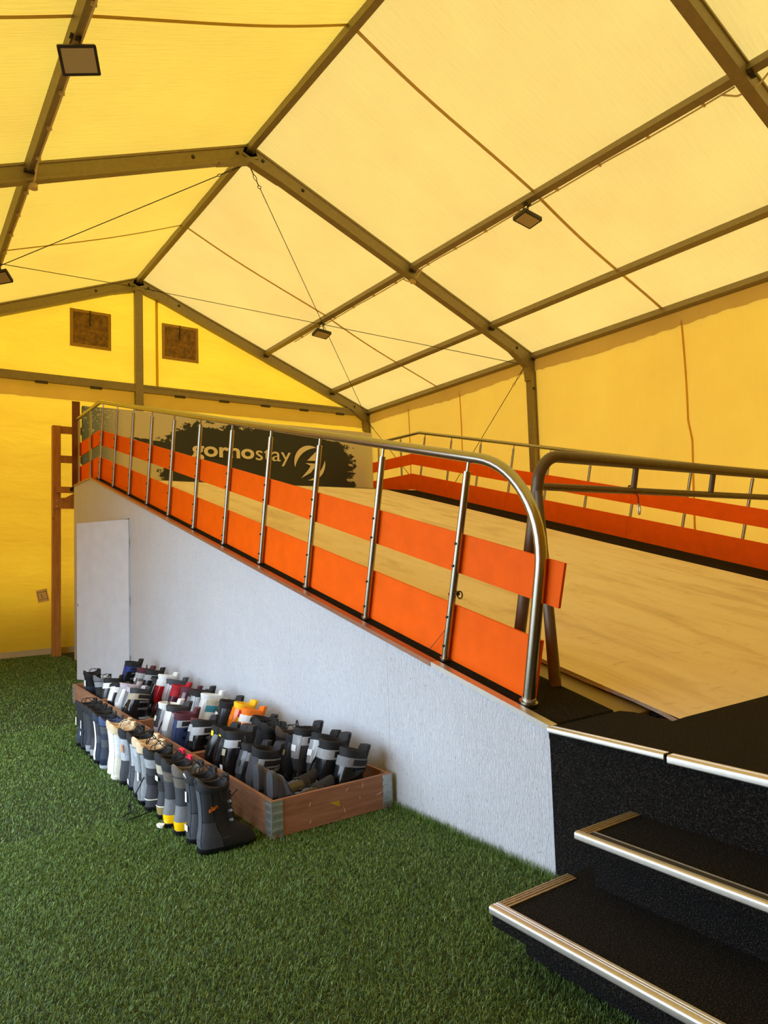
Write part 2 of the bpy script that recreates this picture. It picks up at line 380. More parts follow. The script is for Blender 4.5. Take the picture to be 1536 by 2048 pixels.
# ---- frames
RPROF = [(-.055, -.15), (.055, -.15), (.055, -.115), (.042, -.108), (.042, .012), (.055, .02), (.055, .045), (-.055, .045), (-.055, .02), (-.042, .012), (-.042, -.108), (-.055, -.115)]
CPROF = [(-.06, -.07), (.06, -.07), (.06, -.035), (.045, -.03), (.045, .03), (.06, .035), (.06, .07), (-.06, .07), (-.06, .035), (-.045, .03), (-.045, -.03), (-.06, -.035)]
def bolt_mesh():
    mb = MB(); mb.tube([(0, 0, 0), (0, -.014, 0)], .016, 6); mb.tube([(0, 0, 0), (0, -.005, 0)], .025, 10); return mb.mesh('bolt')
BOLT = bolt_mesh()
def frame(name, y, label, parts_gable=False):
    e = empty(name, (XR, y, 0)); tag(e, label, 'tent frame', 'aluminium portal frames of the tent')
    T = lambda p: (p[0] - XR, p[1] - y, p[2])
    for s in (-1, 1):
        mb = MB(); A = T(roof(-.012, y, 0, s)); B = T(roof(1.0, y, 0, s)); mb.beam(RPROF, A, B, (SL * s, 0, 1)); mb.obj('rafter', M_ALU, e)
        MB().beam(CPROF, (s * HW, 0, 0), (s * HW, 0, HE - .02), (s, 0, 0)).obj('column', M_ALU, e)
        MB().box((s * HW - .13, -.13, 0), (s * HW + .04, .13, .015)).obj('base_plate', M_GALV, e)
        MB().prism([(s * HW - s * .55, -.058, HE + SL * .55 - .13), (s * HW - s * .06, -.058, HE - .13), (s * HW - s * .06, -.058, HE - .42), (s * HW - s * .10, -.058, HE - .42), (s * HW - s * .12, -.058, HE - .2), (s * HW - s * .5, -.058, HE + SL * .55 - .17)], (0, .116, 0)).obj('eave_bracket', M_ALU, e)
        for t in (.035, .15, .93):
            b = link('bolt', BOLT, M_ALU_D, e); b.location = Vector(T(roof(t, y, -.05, s))) + Vector((0, -.042, 0))
        for z in (HE - .55, 1.2):
            b = link('bolt', BOLT, M_ALU_D, e); b.location = (s * HW - s * .02, -.06, z)
    MB().prism([(-.42, -.062, HR - SL * .42 - .13), (0, -.062, HR - .125), (.42, -.062, HR - SL * .42 - .13), (.42, -.062, HR - SL * .42 - .165), (0, -.062, HR - .19), (-.42, -.062, HR - SL * .42 - .165)], (0, .124, 0)).obj('ridge_plate', M_ALU, e)
    if parts_gable:
        MB().beam([(-.07, -.05), (.07, -.05), (.07, .05), (-.07, .05)], (0, 0, 0), (0, 0, HR - .14), (0, 1, 0)).obj('gable_post', M_ALU, e)
        for s in (-1, 1):
            MB().beam([(-.04, -.07), (.04, -.07), (.04, -.02), (.03, -.02), (.03, .03), (.04, .03), (.04, .07), (-.04, .07)], (s * .07, 0, 4.66), (s * (HW - .06), 0, 4.66)).obj('gable_beam', M_ALU, e)
            for k in range(5):
                x = s * (.75 + k * .88)
                MB().box((x - .10, -.045, 4.555), (x + .10, -.02, 4.60)).obj('hook_plate', M_ALU_D, e)
    return e
frame('gable_frame', YG, 'aluminium portal frame at the far gable end with a centre post', True)
frame('portal_frame', Y2, 'aluminium portal frame crossing the middle of the roof')
frame('portal_frame', Y3, 'aluminium portal frame cutting the top right corner of the picture')
frame('portal_frame', Y4, 'aluminium portal frame behind the viewer at the near end')
PPROF = [(-.04, -.055), (.04, -.055), (.04, .04), (-.04, .04)]
def purlin(t, side, label, r=0.0):
    e = empty('purlin', roof(t, YG, 0, side)); o = Vector(e.location); tag(e, label, 'purlin', 'purlins carrying the roof fabric')
    ys = [Y4, Y3, Y2, YG]
    for a, b in zip(ys[:-1], ys[1:]):
        A = Vector(roof(t, a + .045, 0, side)) - o; B = Vector(roof(t, b - .045, 0, side)) - o
        MB().beam(PPROF, A, B, (SL * side if t else 0, 0, 1)).obj('purlin_segment', M_ALU, e)
        for yy, q in ((a + .05, 1), (b - .05, -1)):
            c = Vector(roof(t, yy, 0, side)) - o
            MB().box(c + Vector((-.055, -.03, -.075)), c + Vector((.055, .03, -.045))).obj('bracket', M_ALU_D, e)
    return e
purlin(0, 1, 'ridge purlin running along the top of the tent roof')
purlin(P1, 1, 'purlin halfway up the pale right roof slope carrying floodlights')
purlin(P2, 1, 'lower purlin of the right roof slope without floodlights')
purlin(1.0, 1, 'eave purlin where right roof meets right fabric wall')
purlin(P1, -1, 'purlin on the left roof slope at the upper left')
purlin(P2, -1, 'lower purlin of the left roof slope outside the picture')
purlin(1.0, -1, 'eave purlin above the left wall opening')

# ---- bracing cables
def cable(A, B, label):
    A = Vector(A); B = Vector(B); e = empty('bracing_cable', A); tag(e, label, 'cable', 'diagonal bracing cables')
    d = B - A; u = d.normalized()
    MB().tube([u * .36, d - u * .05], .0055, 6).obj('wire', M_CABLE, e)
    MB().tube([Vector((0, 0, 0)), u * .12], .008, 6).obj('hook', M_CABLE, e)
    sd = u.cross(Vector((0, 0, 1))).normalized()
    MB().tube([u * (.12 + .05 + .05 * math.cos(a)) + sd * .018 * math.sin(a) for a in np.linspace(0, 2 * math.pi, 13)[:-1]], .005, 6, True).obj('turnbuckle', M_CABLE, e)
    MB().tube([u * .22, u * .31], .007, 6).obj('rod', M_CABLE, e)
    MB().tube([u * (.335 + .026 * math.cos(a)) + sd * .022 * math.sin(a) for a in np.linspace(0, 2 * math.pi, 13)[:-1]], .005, 6, True).obj('eye', M_CABLE, e)
    return e
D = .17
cable(roof(.01, Y2 + .07, -D, 1), roof(.98, YG - .08, -.12, 1), 'steel bracing cable from middle ridge joint down to far right corner')
cable(roof(.01, Y2 + .07, -D, -1), roof(.98, YG - .08, -.12, -1), 'steel bracing cable from middle ridge joint sloping left')
cable(roof(.02, YG - .08, -.12, 1), roof(.985, Y2 + .07, -.16, 1), 'steel bracing cable from gable peak to the right column')
cable(roof(.02, YG - .08, -.12, -1), roof(.98, Y2 + .07, -D, -1), 'steel bracing cable from gable peak leaving the picture at left')
cable((XRT - .09, Y2 + .07, HE - .18), (XRT - .09, YG - .1, .1), 'steel wall cable falling from the right column towards the far corner')
cable((XRT - .09, YG - .09, HE - .18), (XRT - .09, Y2 + .1, .1), 'steel wall cable falling from the far right corner behind the banner end')

# ---- floodlights under the purlins
def flood(y, side, label, face, edge):
    P = Vector(roof(P1, y, -.05, side)); e = empty('floodlight', P); tag(e, label, 'floodlight', 'floodlights under the purlins')
    nz = -Vector(face).normalized(); ux = (Vector(edge) - nz * nz.dot(Vector(edge))).normalized(); uy = nz.cross(ux)
    tilt = Matrix(((ux.x, uy.x, nz.x, 0), (ux.y, uy.y, nz.y, 0), (ux.z, uy.z, nz.z, 0), (0, 0, 0, 1)))
    off = Vector((-.02 * side, -.02, -.20))
    mb = MB(); mb.add(*rbox(.145, .105, .022, .012)); o = mb.obj('housing', M_LAMPH, e); o.matrix_local = Matrix.Translation(off) @ tilt
    l = MB().box((-.122, -.084, -.026), (.122, .084, -.021)).obj('lens', M_LENS, o)
    for k in range(-4, 5):
        MB().box((-.10, k * .02 - .003, .022), (.10, k * .02 + .003, .038)).obj('cooling_fin', M_LAMPH, o)
    mb = MB()
    for s in (-1, 1): mb.tube([(s * .02, 0, 0), (s * .05, .03, -.10), off + Vector((s * .06, .0, .03))], .008, 6)
    mb.box((-.045, -.03, -.012), (.045, .03, .0)); mb.obj('bracket', M_LAMPH, e)
def rbox(hx, hy, hz, r):
    poly = []
    for cx, cy, a0 in ((hx - r, hy - r, 0), (-hx + r, hy - r, 90), (-hx + r, -hy + r, 180), (hx - r, -hy + r, 270)):
        poly += [(cx + r * math.cos(R(a0 + k * 30)), cy + r * math.sin(R(a0 + k * 30)), -hz) for k in range(4)]
    mb = MB().prism(poly, (0, 0, 2 * hz)); return mb.v, mb.f
flood(5.72, -1, 'square floodlight at the upper left, largest of the floodlights', (-.05, -.72, -.68), (.82, -.57, -.12))
flood(10.72, -1, 'floodlight cut by the left picture edge beside a cable', (-.05, -.45, -.9), (.82, -.57, 0))
flood(5.72, 1, 'floodlight on right purlin in the nearer roof bay', (-.15, -.12, -.98), (1, 0, 0))
flood(10.66, 1, 'small floodlight on right purlin in the far roof bay', (-.1, -.2, -.97), (1, 0, 0))
# ---- lighting flex along the two purlins, clipped on, with junction boxes
def flex(side, label):
    e = empty('lighting_flex', roof(P1, YG, -.08, side)); o = Vector(e.location); tag(e, label, 'cable', 'lighting cables clipped to purlins')
    def at(y, dz): return Vector(roof(P1, y, -.062 + dz, side)) + Vector((.045, 0, 0)) - o
    for a, b in ((Y3 + .12, Y2 - .12), (Y2 + .12, YG - 1.2)):
        MB().tube([at(y, -.012 * abs(math.sin((y - a) * 2.2))) for y in np.linspace(a, b, 40)], .008, 6).obj('flex', M_WIRE, e)
        for y in np.arange(a + .3, b, .6):
            c = at(y, -.004); MB().box(c + Vector((-.03, -.008, -.014)), c + Vector((.016, .008, .016))).obj('clip', M_WIRE, e)
    for yf in (Y3, Y2):
        MB().tube(fillet([at(yf - .25, 0), at(yf - .1, -.10), at(yf + .1, -.10), at(yf + .25, 0)], .06, 4), .009, 6).obj('flex_loop', M_WIRE, e)
    c = at(Y2, -.12); MB().tube([c + Vector((0, 0, .02)), c + Vector((0, 0, -.03))], .045, 14).obj('junction_box', plain('pale_junction_box', (206, 182, 110), .5), e)
flex(1, 'pale lighting cable clipped under the right purlin')
flex(-1, 'pale lighting cable clipped under the left purlin')

# ---- gable vents
def vent(n, x0, x1, z0, z1):
    e = struct(empty('window_%d' % n, (x0, gy - .02, z0))); W_, H_ = x1 - x0, z1 - z0
    MB().box((0, -.012, 0), (W_, .0, H_)).obj('mesh_pane', M_MESH, e)
    for a, b in (((-.05, -.02, -.05), (0, 0, H_ + .05)), ((W_, -.02, -.05), (W_ + .05, 0, H_ + .05)), ((0, -.02, -.05), (W_, 0, 0)), ((0, -.02, H_), (W_, 0, H_ + .05))):
        MB().box(a, b).obj('window_frame', M_VFRAME, e)
    MB().tube([(W_ * .48, -.02, H_ * .62), (W_ * .48, -.02, H_ + .05)], .012, 6).obj('zip_cord', M_ALU_D, e)
vent(1, 2.58, 3.17, 5.35, 5.92); vent(2, 4.19, 4.79, 5.34, 5.92)
# paper note on the gable wall
e = empty('paper_note', (2.03, gy - .05, .86), (0, R(-11), 0)); tag(e, 'small paper note stuck to the yellow gable wall beside the timber post', 'note')
MB().box((0, -.004, 0), (.17, 0, .21)).obj('sheet', plain('note_paper', (236, 198, 104), .7), e)
mb = MB()
for a, b in (((.015, .04), (.02, .17)), ((.15, .02), (.156, .19)), ((.015, .165), (.156, .172)), ((.015, .04), (.156, .045)), ((.07, .07), (.078, .14)), ((.07, .07), (.11, .076))):
    mb.box((a[0], -.006, a[1]), (b[0], -.004, b[1]))
mb.obj('drawing', M_ALU_D, e)

# ------------------------------------------------------------------ the ramp
XW = 2.38; YN = 2.18; YC = 10.84; YB = 12.32; ZD = .65; AR, BR = .119, .24; TH = math.atan(BR); XE = 8.38
def rz(y): return max(ZD - .012, AR + BR * y) if y < YC else AR + BR * YC
ZT = AR + BR * YC
# white panelled side wall, sheet by sheet
wrp = struct(empty('wall_ramp', (XW, 0, 0)))
seams = [YN, 3.42, 4.64, 5.86, 7.08, 8.80, 10.00, 11.20, 11.96]
DOOR = (8.80, 9.76, 2.0)
def top(y): return rz(y) + .0
for a, b in zip(seams[:-1], seams[1:]):
    a2, b2 = a + .0008, b - .0008; ys = [a2] + [y for y in (YC,) if a2 < y < b2] + [b2]
    lo = DOOR[2] if abs(a - DOOR[0]) < .01 else 0.0
    hi = [(0, y, top(y) - .015) for y in ys]
    if lo:
        MB().prism([(0, a2, lo), (0, DOOR[1], lo), (0, DOOR[1], 0), (0, b2, 0), (0, b2, top(b2) - .015), (0, a2, top(a2) - .015)], (.018, 0, 0)).obj('osb_sheet', M_WHITE, wrp)
    else:
        MB().prism([(0, a2, 0), (0, b2, 0)] + hi[::-1], (.018, 0, 0)).obj('osb_sheet', M_WHITE, wrp)
struct(MB().box((XW + .02, 11.962, 0), (XE, 11.98, ZT - .06)).obj('wall_ramp_end', M_WHITE))
# trim along the wall top: bare aluminium, with the orange boards' reflection coloured in further up
e = empty('edge_trim', (XW, YN, ZD)); tag(e, 'thin metal edge trim capping the sloping white ramp wall', 'trim')
def trimseg(y0, y1, mat):
    MB().prism([(-.012, y0 - YN, top(y0) - ZD - .014), (-.012, y1 - YN, top(y1) - ZD - .014), (-.012, y1 - YN, top(y1) - ZD + .012), (-.012, y0 - YN, top(y0) - ZD + .012)], (.05, 0, 0)).obj('trim_piece', mat, e)
trimseg(YN - .0, 3.0, M_NOSE); trimseg(3.004, 6.9, M_TRIM_REFL); trimseg(6.904, YC, M_TRIM_REFL); trimseg(YC + .002, 11.96, M_TRIM_REFL)
# door leaf, ajar
d1 = struct(empty('door_1', (XW - .002, 8.792, 0), (0, 0, math.atan2(.40, .93))))
MB().box((-.022, 0, .01), (0, 1.0, 1.985)).obj('door_leaf', M_DOORW, d1)
MB().tube([(-.03, .985, .96), (-.05, .97, .96), (-.055, .955, .93)], .006, 6).obj('door_hook', M_GALV, d1)
for z in (.3, 1.0, 1.7): MB().tube([(-.012, .0, z - .05), (-.012, .0, z + .05)], .009, 8).obj('hinge', M_GALV, d1)

# black carpeted deck and margins
dk = empty('carpet_deck', (XW, YN, ZD)); tag(dk, 'black ribbed carpet covering the ramp landing and margins', 'carpet')
o_ = Vector(dk.location)
def dbox(a, b, name='landing'): return MB().box(Vector(a) - o_, Vector(b) - o_).obj(name, M_CARPET, dk)
mb = MB(); mb.prism([Vector(p) - o_ for p in ((XW - .02, -.7, ZD), (XE, -.7, ZD), (XE, 1.885, ZD), (2.955, 1.905, ZD), (2.836, 1.895, ZD), (2.875, 2.118, ZD), (2.85, YN, ZD), (XW - .02, YN, ZD))], (0, 0, -.05)); mb.obj('landing', M_CARPET, dk)
mb = MB(); mb.prism([Vector((XW + .01, y, z)) - o_ for y, z in ((YN, ZD - .05), (YC, ZT - .05), (YB, ZT - .05), (YB, ZT), (YC, ZT), (YN + .03, ZD))], (.45, 0, 0)); mb.obj('margin', M_CARPET, dk)
mb = MB(); mb.prism([Vector((7.44, y, z)) - o_ for y, z in ((1.89, ZD - .09), (YC, ZT - .05), (YB, ZT - .05), (YB, ZT), (YC, ZT), (YN + .03, ZD), (1.89, ZD))], (.94, 0, 0)); mb.obj('margin', M_CARPET, dk)
tr = empty('belt_trough', (2.84, 2.05, ZD)); o_ = Vector(tr.location); tag(tr, 'olive metal trough beside the slope matting', 'trough')
mb = MB(); mb.prism([Vector((2.83, y, z)) - o_ for y, z in ((2.16, AR + BR * 2.16 - .07), (YB, ZT - .06), (YB, ZT - .012), (YC, ZT - .012), (2.16, AR + BR * 2.16 - .012))], (.30, 0, 0)); mb.obj('trough_plate', M_TROUGH, tr)
MB().box(Vector((2.80, 2.115, .55)) - o_, Vector((3.10, 2.158, .605)) - o_).obj('cross_bar', M_BLACK, tr)
MB().box(Vector((2.78, 1.86, .54)) - o_, Vector((3.10, 2.112, .595)) - o_).obj('timber_infill', wood('infill_timber', (150, 108, 44), (186, 142, 68), (2, 10, 2)), tr)
mt_ = empty('slope_matting', (5.4, 1.96, ZD)); o_ = Vector(mt_.location); tag(mt_, 'tan ski slope matting covering the wide ramp', 'matting')
mb = MB(); MO = .020; X0, X1 = 3.03, 7.50; rows = []
ysl = [1.95, 2.0] + list(np.linspace(2.1, YC - .3, 60)) + list(np.linspace(YC - .25, YC + .25, 8)) + [YB - .02]
def mz(y):
    z = AR + BR * min(y, YC) + MO
    return z - .03 * max(0, 1 - abs(y - YC) / .25) ** 2
rows = []
for y in ysl: rows.append([Vector((x + (.012 * math.sin(y * 9) + .006 * math.sin(y * 31) if x < 3 else 0), y, mz(y) + .004 * math.sin(x * 2.1 + y * 1.3))) - o_ for x in np.linspace(X0, X1, 40)])
MB().grid(rows).obj('mat_surface', M_MAT, mt_, 80)
rows = [[Vector((X0 + .012 * math.sin(y * 9) + .006 * math.sin(y * 31), y, mz(y) + .004 * math.sin(X0 * 2.1 + y * 1.3) - d)) - o_ for d in (0, .022)] for y in ysl]
MB().grid(rows).obj('frayed_edge', plain('frayed_edge', (196, 180, 158), .9, 0, .3, 120, .8, 200), mt_, 80)
MB().prism([Vector((X0 + .03, y, z)) - o_ for y, z in ((1.95, .53), (YC, ZT - .1), (YB - .02, ZT - .1), (YB - .02, ZT + .01), (YC, ZT + .01), (1.95, .57))], (X1 - X0 - .06, 0, 0)).obj('ramp_core', M_BLACK, mt_)

# ------------------------------------------------------------------ stairs
st = empty('staircase', (1.84, 1.85, 0)); o_ = Vector(st.location); tag(st, 'black carpeted stairs with aluminium nosings beside the ramp', 'stairs')
def sb(a, b, name, mat=M_CARPET): return MB().box(Vector(a) - o_, Vector(b) - o_).obj(name, mat, st)
YE = -.7
sb((1.84, YE, 0), (2.36, 1.85, .135), 'riser'); sb((1.715, YE, .135), (2.36, 1.88, .196), 'tread')
sb((2.11, YE, .196), (2.36, 1.76, .345), 'riser'); sb((2.045, YE, .345), (2.36, 1.775, .396), 'tread')
sb((2.36, YE, 0), (2.379, YN - .004, ZD - .05), 'riser')
M_INSERT = plain('rubber_insert', (44, 38, 28), .7)
def nose_prof(drop, wd): return [(0.0, -drop), (-.006, -drop), (-.009, -drop + .004), (-.009, -.004), (-.0075, .0015), (-.004, .005), (0.0, .006), (wd * .30, .006), (wd * .33, .0035), (wd * .37, .0035), (wd * .40, .006), (wd * .6, .006), (wd * .63, .0035), (wd * .67, .0035), (wd * .70, .006), (wd, .006), (wd, .0), (0.0, .0)]
def nose(x, z, y0, y1, drop, wd, mat=M_NOSE, nm='nosing'):
    return MB().prism([Vector((x + a, y0, z + b)) - o_ for a, b in nose_prof(drop, wd)], (0, y1 - y0, 0)).obj(nm, mat, st)
def side_nose(x0, x1, y, z):
    mb = MB(); mb.box(Vector((x0, y - .040, z)) - o_, Vector((x1, y + .006, z + .004)) - o_)
    for d in (-.028, -.016, -.004): mb.box(Vector((x0, y + d, z + .004)) - o_, Vector((x1, y + d + .007, z + .0065)) - o_)
    mb.obj('side_nosing', plain('worn_nosing', (176, 158, 124), .42, .6, .15, 50), st)
nose(1.715, .196, YE, 1.886, .022, .036); side_nose(1.753, 2.105, 1.88, .196)
nose(2.045, .396, YE, 1.781, .022, .012)
MB().box(Vector((2.059, YE, .3965)) - o_, Vector((2.085, 1.736, .4005)) - o_).obj('rubber_insert', M_INSERT, st)
MB().box(Vector((2.086, YE, .3965)) - o_, Vector((2.092, 1.736, .402)) - o_).obj('edge_strip', M_NOSE, st)
side_nose(2.058, 2.362, 1.775, .396)
nose(XW - .028, ZD, 1.61, YN - .006, .018, .03); nose(XW - .034, ZD - .001, YE, 1.592, .024, .034)

# ------------------------------------------------------------------ handrails
def handrail(X, label, side, Y0):
    e = empty('handrail', (X, Y0, rz(Y0))); o = Vector(e.location); tag(e, label, 'handrail', 'handrails along the ramp')
    tang = Vector((0, math.cos(TH), math.sin(TH))); nrm_ = Vector((0, -math.sin(TH), math.cos(TH)))
    base = Vector((X, Y0, AR + BR * Y0 + .01))
    # coordinates along slope from base: s; height n
    def P(s, n): return base + tang * s + nrm_ * n - o
    crest = (YC + .03 - Y0) / math.cos(TH)
    # top rail: foot, big bend, slope, crest, landing
    n_r = 1.10
    cr = P(crest, n_r); back = Vector((0, 12.1 - Y0, cr.z + .02))
    path = fillet([P(0, 0), P(.06, n_r * 1.0), cr, back], [.50, .25], 14)
    MB().tube(path, .029, 16).obj('top_rail', M_STEEL, e)
    MB().tube([P(0, -.005), P(0, .012)], .045, 16).obj('foot_flange', M_STEEL, e)
    f0 = P(0, 0); MB().tube([f0 + nrm_ * .015, f0 + nrm_ * .028], .034, 16).obj('foot_collar', M_NOSE, e)
    s = .62; pos = []
    while s < crest - .1: pos.append(s); s += .79
    inner = .045 * side
    pm = MB(); pm.tube([Vector((0, 0, 0)), nrm_ * (n_r - .075)], .020, 12); PM = pm.mesh('post')
    pn = MB(); pn.tube([nrm_ * (n_r - .075), nrm_ * (n_r - .02)], .009, 8); PN = pn.mesh('rail_pin')
    fm = MB(); fm.tube([nrm_ * -.004, nrm_ * .012], .03, 14); FM = fm.mesh('post_flange')
    bm_ = MB(); bm_.tube([(-.028 * side, 0, 0), (.02 * side, 0, 0)], .007, 8); BM = bm_.mesh('bolt')
    for s in pos:
        p = link('post', PM, M_STEEL, e); p.location = P(s, 0)
        for me, nm in ((PN, 'rail_pin'), (FM, 'post_flange')):
            q = link(nm, me, M_STEEL, p)
        for n in (.08, .24, .52, .64):
            q = link('bolt', BM, M_ALU_D, p); q.location = nrm_ * n
    # two upright posts on the landing
    for y in (11.22, 12.0):
        z0 = ZT - o.z + .01; zt = cr.z + .02 * (y - YC) / 1.2 - z0
        pp = MB().tube([(0, 0, 0), (0, 0, zt - .05)], .020, 12).obj('post', M_STEEL, e); pp.location = (0, y - Y0, z0)
        MB().tube([(0, 0, zt - .05), (0, 0, zt)], .009, 8).obj('rail_pin', M_STEEL, pp)
        MB().tube([(0, 0, -.004), (0, 0, .012)], .03, 14).obj('post_flange', M_STEEL, pp)
    # orange boards fixed behind the posts, in lengths butted at posts
    cuts = [-.13] + [pos[i] for i in (1, 4, 7, 10) if i < len(pos)] + [crest]
    for n0, n1, nm, st_ in ((.48, .69, 'upper_board', -.08), (.005, .305, 'lower_board', -.01)):
        for i, (a, b) in enumerate(zip(cuts[:-1], cuts[1:])):
            if i == 0: a = st_
            q = [P(a + .002, n0), P(b - .002, n0), P(b - .002, n1), P(a + .002, n1)]
            if i == len(cuts) - 2: q[1] = P(crest + (n0 - .0) * math.tan(TH / 2), n0); q[2] = P(crest + n1 * math.tan(TH / 2), n1)
            MB().prism([v + Vector((inner * .55, 0, 0)) for v in q], (.016 * side, 0, 0)).obj(nm, M_ORANGE, e)
        zc = ZT - o.z + .01
        p0 = P(crest + n0 * math.tan(TH / 2), n0); p1 = P(crest + n1 * math.tan(TH / 2), n1)
        MB().prism([Vector((inner * .55, p0.y + .003, p0.z)), Vector((inner * .55, 12.18 - Y0, p0.z)), Vector((inner * .55, 12.18 - Y0, p1.z)), Vector((inner * .55, p1.y + .003, p1.z))], (.016 * side, 0, 0)).obj(nm, M_ORANGE, e)
    if side == 1:   # small latch between the boards, and loose thread
        MB().tube([P(pos[0] + .01, .22) + Vector((.03, 0, 0)), P(pos[0] + .06, .12) + Vector((.005, 0, 0)), P(pos[0] + .14, .0) + Vector((-.01, 0, 0))], .002, 5).obj('loose_wire', M_BLACK, e)
        c = P(pos[0] + .02, .355); mb = MB(); mb.tube([c + Vector((-.01, 0, 0)), c + Vector((.04, -.03, .01))], .012, 8); mb.tube([c + Vector((.03, -.045 + .02 * math.cos(a), .02 * math.sin(a))) for a in np.linspace(0, 6.28, 11)[:-1]], .004, 6, True); mb.obj('latch', M_ALU_D, e)
    return e
handrail(2.47, 'stainless handrail with orange boards on the white wall side of the ramp', 1, 2.40)
handrail(8.30, 'far handrail with orange boards beside the yellow right wall', -1, 2.40)

# ------------------------------------------------------------------ olive tube barrier across the foot of the ramp
br = empty('tube_barrier', (2.86, 2.85, .80)); o_ = Vector(br.location); tag(br, 'olive brown bent tube barrier standing across the matting', 'barrier')
XA, XB = 2.86, 7.90
def V3(*p): return Vector(p) - o_
path = fillet([V3(XA, 2.86, .80), V3(XA, 2.605, 1.932), V3(XB, 2.605, 1.932), V3(XB, 2.86, .80)], .13, 8)
MB().tube(path, .033, 16).obj('hoop', M_OLIVE, br)
MB().tube([V3(XA + .02, 2.64, 1.768), V3(XB - .02, 2.64, 1.768)], .021, 12).obj('lower_bar', M_OLIVE, br)
for x in (3.69, 4.53, 5.37, 6.21, 7.05): MB().tube([V3(x, 2.638, 1.77), V3(x, 2.607, 1.92)], .018, 10).obj('spacer', M_OLIVE, br)
for x in (XA, XB): MB().tube([V3(x - (.045 if x == XA else -.045), 2.54, .725), V3(x - (.04 if x == XA else -.04), 2.56, 1.0), V3(x - .01, 2.63, 1.74)], [.032, .030, .024], 12).obj('brace_leg', M_OLIVE, br)
for x in (XA, XB): MB().tube([V3(x, 2.862, .79), V3(x, 2.859, .812)], .05, 14).obj('foot', M_OLIVE, br)
cb = empty('snap_hook', (3.69, 2.62, 1.775)); tag(cb, 'small metal snap hook hanging on red cord from the olive barrier', 'hook')
mb = MB(); mb.tube([Vector((.0 + .027 * math.sin(a), .02 + .027 * math.cos(a) * .9, .027 * math.cos(a))) for a in np.linspace(0, 6.28, 13)[:-1]], .005, 6, True)
mb.tube([(.0, 0, -.02), (.012, -.005, -.05), (.018, 0, -.085)], .005, 6); mb.obj('cord', plain('red_cord', (150, 52, 24), .8), cb)
MB().tube([Vector((.022 + .010 * math.sin(a), 0, -.118 + .034 * math.cos(a))) for a in np.linspace(0, 6.28, 15)[:-1]], .0045, 6, True).obj('hook_ring', M_NOSE, cb)

# ------------------------------------------------------------------ banner at the back of the landing
def banner_mat():
    mt, N, L = _base('banner_print'); b = N['Principled BSDF']; b.inputs['Roughness'].default_value = .6
    tc = N.new('ShaderNodeTexCoord'); sp = N.new('ShaderNodeSeparateXYZ'); L.new(tc.outputs['Object'], sp.inputs[0])
    def mth(op, a, b_=None, c_=None):
        n = N.new('ShaderNodeMath'); n.operation = op
        for i, v in enumerate((a, b_, c_)):
            if v is None: continue
            if hasattr(v, 'links'): L.new(v, n.inputs[i])
            else: n.inputs[i].default_value = v
        return n.outputs[0]
    x, z = sp.outputs['X'], sp.outputs['Z']            # x 0..5.77, z 0..1.35
    n1 = noise(N, L, mapping(N, L, (1.2, 1, 3.2)), 1.5, 8, .68, .5); n2 = noise(N, L, mapping(N, L, (1, 1, 1.6)), 5.0, 8, .75)
    warp = mth('MULTIPLY_ADD', mth('SUBTRACT', n1, .5), 1.5, mth('MULTIPLY', mth('SUBTRACT', n2, .5), 1.5))
    dx = mth('DIVIDE', mth('SUBTRACT', x, 3.30), 1.95); dz = mth('DIVIDE', mth('SUBTRACT', z, .55), .72)
    p4 = mth('ADD', mth('POWER', mth('ABSOLUTE', dx), 4.0), mth('POWER', mth('ABSOLUTE', dz), 4.0))
    blob = mth('LESS_THAN', mth('ADD', p4, mth('MULTIPLY', warp, 1.35)), 1.0)
    lz = mth('ADD', mth('MULTIPLY_ADD', x, .083, z), mth('MULTIPLY', warp, .05))
    streak = mth('MULTIPLY', mth('MULTIPLY', mth('LESS_THAN', lz, .975), mth('GREATER_THAN', lz, mth('SUBTRACT', .975, mth('MULTIPLY', mth('SUBTRACT', x, .72), .26)))), mth('LESS_THAN', x, 2.4))
    low = mth('MULTIPLY', mth('LESS_THAN', mth('ADD', mth('MULTIPLY', z, 1.0), mth('MULTIPLY', warp, 1.1)), -.05), mth('LESS_THAN', x, 2.2))
    dark = mth('MINIMUM', mth('ADD', mth('ADD', blob, streak), low), 1.0)
    base = ramp(N, L, mth('DIVIDE', x, 5.77), [(0.0, lin((92, 116, 122))), (.055, lin((130, 142, 136))), (.115, lin((206, 202, 184))), (1, lin((214, 210, 192)))])
    spk = noise(N, L, mapping(N, L, (1, 1, 1)), 26, 4, .6)
    spot = mth('MULTIPLY', mth('GREATER_THAN', mth('SUBTRACT', spk, mth('MULTIPLY', mth('SUBTRACT', 1.35, z), .16)), .545), mth('LESS_THAN', x, .8))
    col = mixc(N, L, spot, base, lin((196, 196, 176)))
    col = mixc(N, L, dark, col, lin((44, 50, 54)))
    L.new(col, b.inputs['Base Color']); L.new(bump(N, L, noise(N, L, mapping(N, L, (2, 1, 2)), 2, 3), .15, .05), b.inputs['Normal']); return mt
bn = empty('banner', (2.575, 12.30, ZT)); tag(bn, 'wide printed banner with pale lettering on dark splatter at the ramp top', 'banner')
rows = []
for z in np.linspace(0, 1.375, 14): rows.append([(x, .006 * math.sin(x * 3 + z * 2), z * (1 + (.06 * math.exp(-x / .5) if False else 0)) - .012 * (x / 5.77) * (z / 1.35)) for x in np.linspace(0, 5.77, 60)])
front = MB().grid(rows); back_o = len(front.v); front.grid([[(p[0], p[1] + .012, p[2]) for p in r_] for r_ in rows]); front.obj('print_sheet', banner_mat(), bn, 80)
MB().box((0, .02, 0), (5.77, .05, 1.36)).obj('backing_board', M_BLACK, bn)
M_PRINT = plain('banner_lettering', (232, 226, 208), .6)
